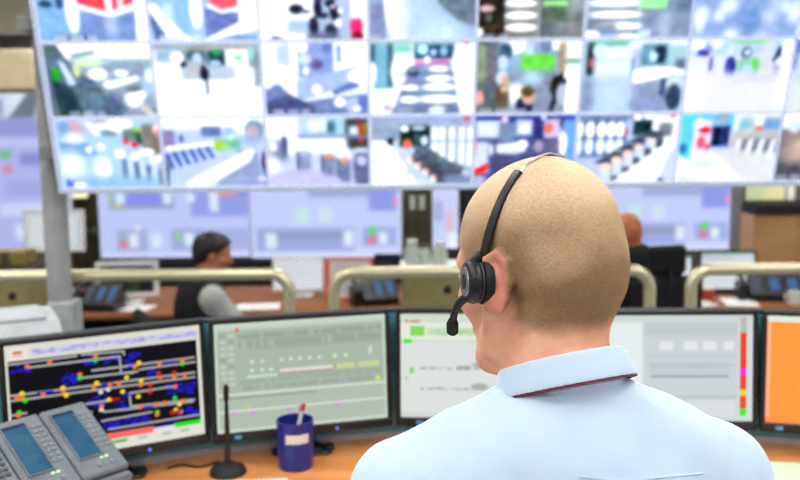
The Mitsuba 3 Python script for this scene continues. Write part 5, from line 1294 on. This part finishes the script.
    def body(s, fine, coarse, hfine, skin, k, smooth=3, nr=(.056, .060)):
        f = s.grid(fine, coarse, hfine)
        s.torso(f)
        s.arms(f)
        s.legs(f)
        s.hands(f)
        s.feet(f, -.008)
        hd = s.head + s.HR @ np.array([0, -.018, -.035])
        f.caps([hd, s.neckb + s.B @ np.array([0, -.012, 0])], nr, .028)
        f.caps([s.head + s.HR @ np.array([0, .03, -.085]), s.neckb + s.B @ np.array([0, .03, -.01])], [.03, .045], .03)
        head_field(f, s.head, s.HR)
        m = f.mesh(smooth)
        part(k, 'body', m, skin, True)
        for q in (-1, 1):
            e = s.head + s.HR @ np.array([q * .032, .0815, .002])
            ek = part(k, 'eye', trimesh.creation.icosphere(2, .0125).apply_translation(e), M_EYE, True)
            part(ek, 'iris', trimesh.creation.icosphere(2, .0062).apply_translation(e + s.HR @ np.array([0, .0075, 0])), M_IRIS, True)
        return m

    def cloth(s, k, name, m, parts, step, r, smooth=6, fold=.004, seed=1, label=None, cut=None, bump=None):
        P = np.array(s.wr + s.el + s.sh + s.hip + s.knee + s.toe + [s.pel, s.neckb])
        lo, hi = P.min(0) - .16, P.max(0) + .16
        lo[2] = s.o[2] - .01
        if 'legs' not in parts:
            lo[2] = s.pel[2] - .16
        f = Field(*[np.arange(lo[q], hi[q], step) for q in range(3)])
        for pn, kw in parts.items():
            getattr(s, pn)(f, r, **kw)
        X = np.stack(np.meshgrid(*f.g, indexing='ij'), -1)
        f.d += fold * (meshkit.fbm((X - s.o) @ s.B * [14, 14, 7], 3, seed) - .5).astype(np.float32) * 2
        if bump is not None:
            f.d += bump((X - s.o) @ s.B).astype(np.float32)
        if cut is not None:
            f.d = np.maximum(f.d, cut((X - s.o) @ s.B).astype(np.float32))
        part(k, name, f.mesh(smooth), m, True, label)


def office_chair(o, yaw, label, floor, back=(.62, .98), head=None, seat=.428, m=M_DARKB, stem=True):
    k = thing('office_chair', label, 'chair')
    C = frame_m(o, yaw)
    part(k, 'seat', xf(box(0, .03, seat - .04, .48, .48, .08, .03), C), m, False)
    part(k, 'backrest', xf(box(0, -.235, (back[0] + back[1]) / 2, .46, .06, back[1] - back[0], .025), C), m, False)
    part(k, 'back_bracket', xf(tube([[0, -.05, seat - .09], [0, -.22, seat - .08], [0, -.275, seat + .02], [0, -.268, (back[0] + back[1]) / 2]], .018, 10), C), M_BLACK, 40)
    if head:
        part(k, 'headrest', xf(box(0, -.225, (head[0] + head[1]) / 2, head[2], .055, head[1] - head[0], .02), C), m, False)
        part(k, 'headrest_post', xf(tube([[0, -.262, back[1] - .1], [0, -.262, head[0] + .04]], .014, 10), C), M_BLACK, 40)
    part(k, 'gas_lift', xf(lathe([[0, .09], [.028, .09], [.028, .28], [.018, .28], [.018, seat - .08], [0, seat - .08]], 20), C), M_BLACK, 40)
    for i in range(5):
        a = i * 2 * math.pi / 5 + .3
        leg = part(k, 'base_leg', xf(tube([[0, 0, .11], [.12 * math.cos(a), .12 * math.sin(a), .105], [.27 * math.cos(a), .27 * math.sin(a), .075]], [.026, .022, .016], 10), C), M_BLACK, 40)
        w = lathe([[0, -.022], [.024, -.022], [.028, -.016], [.028, .016], [.024, .022], [0, .022]], 16)
        part(leg, 'caster', xf(w, C @ frame_m([.27 * math.cos(a), .27 * math.sin(a), .0285], a) @ trimesh.transformations.rotation_matrix(math.pi / 2, [1, 0, 0])), M_RUBBER, 40)
    for q in (-1, 1):
        part(k, 'armrest', xf(merge(box(q * .275, .03, seat + .15, .07, .26, .03, .012), box(q * .275, .02, seat + .04, .03, .05, .20, .008), box(q * .245, .02, seat - .04, .08, .05, .025, .006)), C), M_BLACK, False)
    return k


# ---- the front man
FLOOR0 = 0.0
YAW1 = math.radians(9)
H1 = np.array([.157, .92, 1.2785])
HY1, HP1 = math.radians(36), math.radians(4)
P1 = Person([.190, .745, FLOOR0], YAW1, H1, HY1, HP1, [np.array([.07, 1.25, .775]), np.array([.33, 1.26, .775])], lift=-.022, shoulder=.166)
HR1 = P1.HR


def head_skin(o, R, skin, skin2, hair, buzz, ear, top):
    """skin of a head with cropped hair: o and R give the head's own frame; colours by place on the head"""
    cs = {n: [float(v) for v in lin(c)] for n, c in dict(skin=skin, skin2=skin2, hair=hair, ear=ear, top=top, buzz=buzz).items()}

    o = [float(v) for v in o]
    R = {(i, j): float(R[i, j]) for i in range(3) for j in range(3)}

    def fn(p, n, uv):
        dx, dy, dz = p.x - o[0], p.y - o[1], p.z - o[2]
        x = R[0, 0] * dx + R[1, 0] * dy + R[2, 0] * dz
        y = R[0, 1] * dx + R[1, 1] * dy + R[2, 1] * dz
        z = R[0, 2] * dx + R[1, 2] * dy + R[2, 2] * dz
        ax = dr.abs(x)
        w = fbm(x * 40, y * 40, z * 40, 3) - .5
        big = fbm(x * 13 + 4, y * 13, z * 13, 3) - .5
        # hair line: nape at the back, up behind the ear and round to the temple
        back = smoothstep(-.052, -.032, z + .018 * w + .006 * big)
        behind = smoothstep(.018, .0, y + .030 * smoothstep(.03, -.03, z) + .010 * w)
        side = smoothstep(.012, .026, z + .010 * w) * smoothstep(.066, .052, y - .25 * (z - .03) + .006 * w)
        mask = dr.clip(dr.maximum(back * behind, side), 0, 1)
        crown = smoothstep(.055, .105, z + .030 * big) * .85
        grain = noise(x * 900, y * 900, z * 900) * .6 + noise(x * 430, y * 430, z * 430) * .4
        base = mix(cs['skin'], cs['skin2'], dr.clip(.5 + 1.6 * (fbm(x * 60 + 9, y * 60, z * 60, 3) - .5), 0, 1))
        dens = dr.clip(.58 + 2.6 * big - crown * .55 + .55 * smoothstep(.03, -.035, z), 0, 1)
        hairc = mix(cs['buzz'], cs['hair'], dens)
        hairc = mix(hairc, cs['top'], crown * .75)
        hairc = hairc * (0.70 + .60 * grain)
        out = base * (1 - mask) + hairc * mask
        em = smoothstep(.0735, .079, ax) * smoothstep(.046, .030, dr.abs(z)) * smoothstep(.035, .02, dr.abs(y + .008))
        return out * (1 - em) + mi.Color3f(cs['ear']) * em
    return proc(fn)


M_SKIN1 = mat('skin_front_man', tex=head_skin(H1, HR1, (230, 176, 146), (218, 152, 122), (148, 116, 84), (206, 174, 138), (226, 146, 124), (226, 192, 160)), rough=.52, spec=.4,
              bump=proc(lambda p, n, uv: noise(p.x * 700, p.y * 700, p.z * 700), eps=4e-4), bscale=.00022)
k1 = thing('person', 'man with cropped hair in a pale blue shirt, seen from behind at the front desk', 'person')
P1.body(.0030, .009, .0045, M_SKIN1, k1, 3)


P1.cloth(k1, 'shirt', M_SHIRT, dict(torso={}, arms=dict(to=.93)), .0060, .010, 5, .0062, 3, 'pale blue shirt', cut=lambda q: .53 - q[..., 2])
SHM = meshkit.WRITTEN[scene[k1 + '__shirt']['filename']]
SHM = trimesh.Trimesh(SHM[0], SHM[1], process=False)
sg = trimesh.intersections.mesh_plane(SHM, P1.B @ np.array([.115, 0, 1.0]), P1.W(-.02, 0, 1.121)).reshape(-1, 3)
lo_ = (sg - P1.o) @ P1.B
keep = (lo_[:, 1] < .085) & (lo_[:, 0] > -.03) & (lo_[:, 0] < .115)
sg = sg[keep][np.argsort(lo_[keep][:, 0])]
sg = np.stack([gaussian_filter(np.interp(np.linspace(0, 1, 90), np.linspace(0, 1, len(sg)), sg[:, q]), 1.5, mode='nearest') for q in range(3)], 1)
part(k1, 'yoke_seam', tube(sg - P1.B[:, 1] * .0006, .0009, 8), M_SHIRT, 40, 'stitched seam across the back')
P1.cloth(k1, 'trousers', M_TROUSER, dict(legs={}), .010, .014, 6, .004, 4, 'dark trousers', cut=lambda q: np.maximum(.07 - q[..., 2], q[..., 2] - .66))
f = Field(*[np.arange(a, b, .008) for a, b in zip(np.min(P1.toe + P1.ank, 0) - .1, np.max(P1.toe + P1.ank, 0) + .1)])
P1.feet(f, .006)
part(k1, 'shoes', f.mesh(4), M_SHOE, True, 'dark shoes')


def collar_band(c, axis_tilt, yaw, rows, n=72, gap=.62, m=None):
    """band round the neck, open at the front: rows of (radius factor x, y, height)"""
    R = rot(yaw, axis_tilt)
    a = np.linspace(math.pi / 2 + gap / 2, math.pi / 2 + 2 * math.pi - gap / 2, n)
    v = []
    for rx, ry, h in rows:
        lift = 0.006 * np.cos(a + math.pi / 2)
        v.append(np.stack([rx * np.cos(a), ry * np.sin(a), h + 0 * a + lift], 1) @ R.T + c)
    nr = len(rows)
    v = np.vstack(v)
    q = []
    for i in range(nr):
        i2 = (i + 1) % nr
        for j in range(n - 1):
            q.append([i * n + j, i * n + j + 1, i2 * n + j + 1, i2 * n + j])
    mm = trimesh.Trimesh(v, np.vstack([np.array(q)[:, [0, 1, 2]], np.array(q)[:, [0, 2, 3]]]), process=False)
    mm.fix_normals()
    return mm


CC = P1.neckb + np.array([.0, -.012, .046])
part(k1, 'collar', collar_band(CC, math.radians(18), YAW1 + .30, [(.0625, .0655, .013), (.0650, .0680, .015), (.0680, .0710, .011), (.0750, .0780, -.012), (.0745, .0775, -.015), (.0725, .0755, -.015), (.0660, .0690, .003), (.0630, .0660, .000), (.0610, .0640, -.020), (.0590, .0620, -.020)]), M_SHIRT, 40, 'folded shirt collar')
part(k1, 'tie', collar_band(CC, math.radians(18), YAW1 + .30, [(.0690, .0720, -.006), (.0736, .0766, -.012), (.0740, .0770, -.0172), (.0690, .0720, -.0180)], gap=.5), M_MAROON, 40, 'maroon tie under the collar')


# ---- the headset
def HL(x, y, z):
    return H1 + HR1 @ np.array([x, y, z], float)


kh = thing('headset', 'black telephone headset with a microphone boom, worn by the man at the front desk', 'headset')
HM = np.eye(4)
HM[:3, :3], HM[:3, 3] = HR1, H1


def arc(t, out=0.0, y=.004):
    # over the head from the left ear (t = 0) to above the right ear (t = 1)
    a = math.pi - t * math.pi * .86
    return [(.0800 + out) * math.cos(a), y - .030 * math.sin(a), .012 + (.1285 + out) * math.sin(a)]


def strap(ts, w, th, out, y=.004):
    P = np.array([arc(t, out, y) for t in ts])
    t = np.gradient(P, axis=0)
    t /= np.linalg.norm(t, axis=1, keepdims=True)
    yv = np.array([0, 1.0, 0])
    nn = np.cross(t, yv)
    nn /= np.linalg.norm(nn, axis=1, keepdims=True)
    bb = np.cross(nn, t)
    ring = [(a * w / 2, b * th / 2) for a, b in ((-1, -.5), (-.8, -1), (.8, -1), (1, -.5), (1, .5), (.8, 1), (-.8, 1), (-1, .5))]
    v = np.concatenate([P[:, None] + bb[:, None] * np.array([r[0] for r in ring])[None, :, None] + nn[:, None] * np.array([r[1] for r in ring])[None, :, None]], 1)
    n, s = len(P), len(ring)
    q = [[i * s + j, i * s + (j + 1) % s, (i + 1) * s + (j + 1) % s, (i + 1) * s + j] for i in range(n - 1) for j in range(s)]
    v = v.reshape(-1, 3)
    f = np.array(q)
    tri = np.vstack([f[:, [0, 1, 2]], f[:, [0, 2, 3]], [[0, j + 1, j] for j in range(1, s - 1)], [[(n - 1) * s, (n - 1) * s + j, (n - 1) * s + j + 1] for j in range(1, s - 1)]])
    m = trimesh.Trimesh(v, tri, process=False)
    m.fix_normals()
    return m


part(kh, 'slider_arm', xf(strap(np.linspace(.0, .37, 22), .0115, .0050, .0030), HM), M_BLACK, 50, 'black slider arm')
part(kh, 'headband', xf(strap(np.linspace(.34, .96, 30), .0042, .0018, .0005), HM), M_STEEL, 50, 'thin metal headband')
part(kh, 'temple_pad', xf(strap(np.linspace(.90, 1.0, 6), .034, .010, .004), HM), M_RUBBER, 50)
# ear cup: a stack of discs with their axis along the ear's outward direction
ax = np.array([-math.cos(.42), math.sin(.42), .04])
ax /= np.linalg.norm(ax)
CZ = np.eye(4)
e1 = np.cross([0, 0, 1.0], ax)
e1 /= np.linalg.norm(e1)
CZ[:3, 0], CZ[:3, 1], CZ[:3, 2], CZ[:3, 3] = e1, np.cross(ax, e1), ax, [-.0745, .0030, .006]
CM = HM @ CZ
part(kh, 'ear_cushion', xf(lathe([[0, -.001], [.018, -.003], [.0240, -.001], [.0258, .004], [.0250, .0085], [.021, .0095], [0, .0095]], 44), CM), M_RUBBER, 50, 'soft black ear cushion')
part(kh, 'cup_rim', xf(lathe([[.017, .0090], [.0218, .0090], [.0226, .0105], [.0218, .0120], [.017, .0120]], 44), CM), M_GREYD, 50)
part(kh, 'ear_cup', xf(lathe([[0, .0115], [.0222, .0115], [.0240, .0135], [.0244, .0180], [.0225, .0232], [.0195, .0255], [.0150, .0258], [0, .0255]], 48), CM), M_BLACK, 50, 'glossy black ear cup')
part(kh, 'ring', xf(lathe([[.0085, .0250], [.0088, .0270], [.0158, .0270], [.0166, .0250]], 44), CM), mat('ring_grey', (150, 152, 156), .3, .8), 40, 'silver-grey ring')
part(kh, 'ring_centre', xf(lathe([[0, .0250], [.0083, .0250], [.0080, .0274], [0, .0278]], 36), CM), M_BLACK, 40)
part(kh, 'yoke', xf(tube([[-.083, .002, .036], [-.087, .006, .030], [-.088, .009, .022]], [.005, .0055, .005], 12), HM), M_BLACK, 50)
bo = (CM @ np.array([0, 0, .018, 1]))[:3]
lb = np.linalg.inv(HM) @ np.append(bo, 1)
bp = [[lb[0] - .001, lb[1] + .003, -.007], [-.0945, .029, -.018], [-.0940, .038, -.029], [-.0925, .044, -.039]]
part(kh, 'mic_boom', xf(tube(bp, [.0052, .0046, .0040, .0042], 14), HM), M_BLACK, 50)
part(kh, 'mic_tip', xf(tube([[-.0927, .0437, -.0380], [-.0919, .0455, -.0425], [-.0899, .0485, -.0530], [-.0895, .0492, -.0555]], [.0050, .0068, .0066, .0040], 14), HM), M_RUBBER, 50)
office_chair([.190, .745, FLOOR0], YAW1, 'dark office chair under the front man', FLOOR0, (.60, .86))

# ---- the colleague in the dark vest
def solid_skin(a, b):
    return mottle(a, b, 30)


M_SKIN2 = mat('skin_colleague', tex=solid_skin((196, 128, 92), (180, 110, 78)), rough=.5)
M_SKIN3 = mat('skin_far_man', tex=solid_skin((202, 122, 78), (188, 106, 66)), rough=.5)
M_VEST = mat('vest_black', tex=mottle((16, 17, 22), (24, 25, 32), 40), rough=.9)
FL = LOW
h2 = at(213, 256, 4.72)
YAW2 = math.radians(-62)
o2 = h2 - rot(YAW2) @ np.array([0, .165, 0])
o2[2] = FL
k2 = thing('person', 'dark-haired man in a black vest with grey sleeves, seated on the lower level', 'person')


def V2(x, y, z, o=o2, a=YAW2):
    return o + rot(a) @ np.array([x, y, z])


P2 = Person(o2, YAW2, h2, math.radians(-76), .14, [V2(-.12, .49, .665), V2(.12, .49, .665)], lift=-.033)
P2.body(.008, .016, .006, M_SKIN2, k2, 3)


def hair_cap(P, m, k):
    f = Field(*[np.arange(P.head[q] - .15, P.head[q] + .17, .006) for q in range(3)])
    L = lambda *c: P.head + P.HR @ np.array(c, float)
    f.ell(L(0, -.014, .050), (.088, .110, .092), P.HR, .004)
    f.ell(L(0, -.062, .0), (.068, .055, .066), P.HR, .03)
    f.ell(L(0, .040, .066), (.066, .062, .054), P.HR, .02)
    X = np.stack(np.meshgrid(*f.g, indexing='ij'), -1)
    q = (X - P.head) @ P.HR
    f.d += (.007 * (meshkit.fbm(q * 55, 3, 4) - .5)).astype(np.float32)
    f.d = np.maximum(f.d, (.006 + .65 * q[..., 1] - .75 * q[..., 2]).astype(np.float32))
    f.d = np.maximum(f.d, (.030 - np.hypot(q[..., 1] + .006, q[..., 2] + .004)).astype(np.float32) * (np.abs(q[..., 0]) > .05) + f.d * 0 - 1 * (np.abs(q[..., 0]) <= .05).astype(np.float32))
    part(k, 'hair', f.mesh(3), m, True, 'short dark hair')


hair_cap(P2, M_HAIRD, k2)
P2.cloth(k2, 'sleeved_shirt', M_SHIRTG, dict(arms=dict(to=.93), torso={}), .011, .010, 5, .004, 6, 'light grey shirt', cut=lambda q: .53 - q[..., 2])
P2.cloth(k2, 'vest', M_VEST, dict(torso={}), .011, .022, 5, .004, 7, 'black vest', cut=lambda q: np.maximum(np.abs(q[..., 0]) - .185, .50 - q[..., 2]))
P2.cloth(k2, 'trousers', M_TROUSER, dict(legs={}), .014, .014, 5, .004, 8, 'dark trousers', cut=lambda q: np.maximum(.07 - q[..., 2], q[..., 2] - .64))
f = Field(*[np.arange(a, b, .01) for a, b in zip(np.min(P2.toe + P2.ank, 0) - .1, np.max(P2.toe + P2.ank, 0) + .1)])
P2.feet(f, .006)
part(k2, 'shoes', f.mesh(4), M_SHOE, True, 'dark shoes')
office_chair(o2 + np.array([0, 0, 0]), YAW2, 'black office chair under the colleague in the black vest', FL, (.60, .96), m=M_VEST)

# ---- the far man on the right, mostly hidden behind the front man and his own chair
h3 = at(627, 235, 5.05)
YAW3 = math.radians(14)
o3 = h3 - rot(YAW3) @ np.array([.02, .15, 0]) + np.array([.06, 0, 0])
o3[2] = FL
k3 = thing('person', 'bald man in dark clothes, mostly hidden behind a black chair on the right', 'person')
V3 = lambda x, y, z: V2(x, y, z, o3, YAW3)
P3 = Person(o3, YAW3, h3, math.radians(20), .05, [V3(-.15, .38, .915), V3(.20, .36, .915)], lift=h3[2] - FL - 1.273)
P3.body(.008, .016, .006, M_SKIN3, k3, 3)
P3.cloth(k3, 'jacket', M_VEST, dict(torso={}, arms=dict(to=.93)), .012, .014, 5, .004, 9, 'dark jacket', cut=lambda q: .50 - q[..., 2])
P3.cloth(k3, 'trousers', M_TROUSER, dict(legs={}), .014, .014, 5, .004, 10, 'dark trousers', cut=lambda q: np.maximum(.07 - q[..., 2], q[..., 2] - .64))
f = Field(*[np.arange(a, b, .01) for a, b in zip(np.min(P3.toe + P3.ank, 0) - .1, np.max(P3.toe + P3.ank, 0) + .1)])
P3.feet(f, .006)
part(k3, 'shoes', f.mesh(4), M_SHOE, True, 'dark shoes')
q = at(654, 262, 4.78)
office_chair(o3, YAW3, 'black high-backed office chair with a square headrest right of the front man', FL, (.62, 1.12), (1.13, 1.30, .24), m=M_VEST)
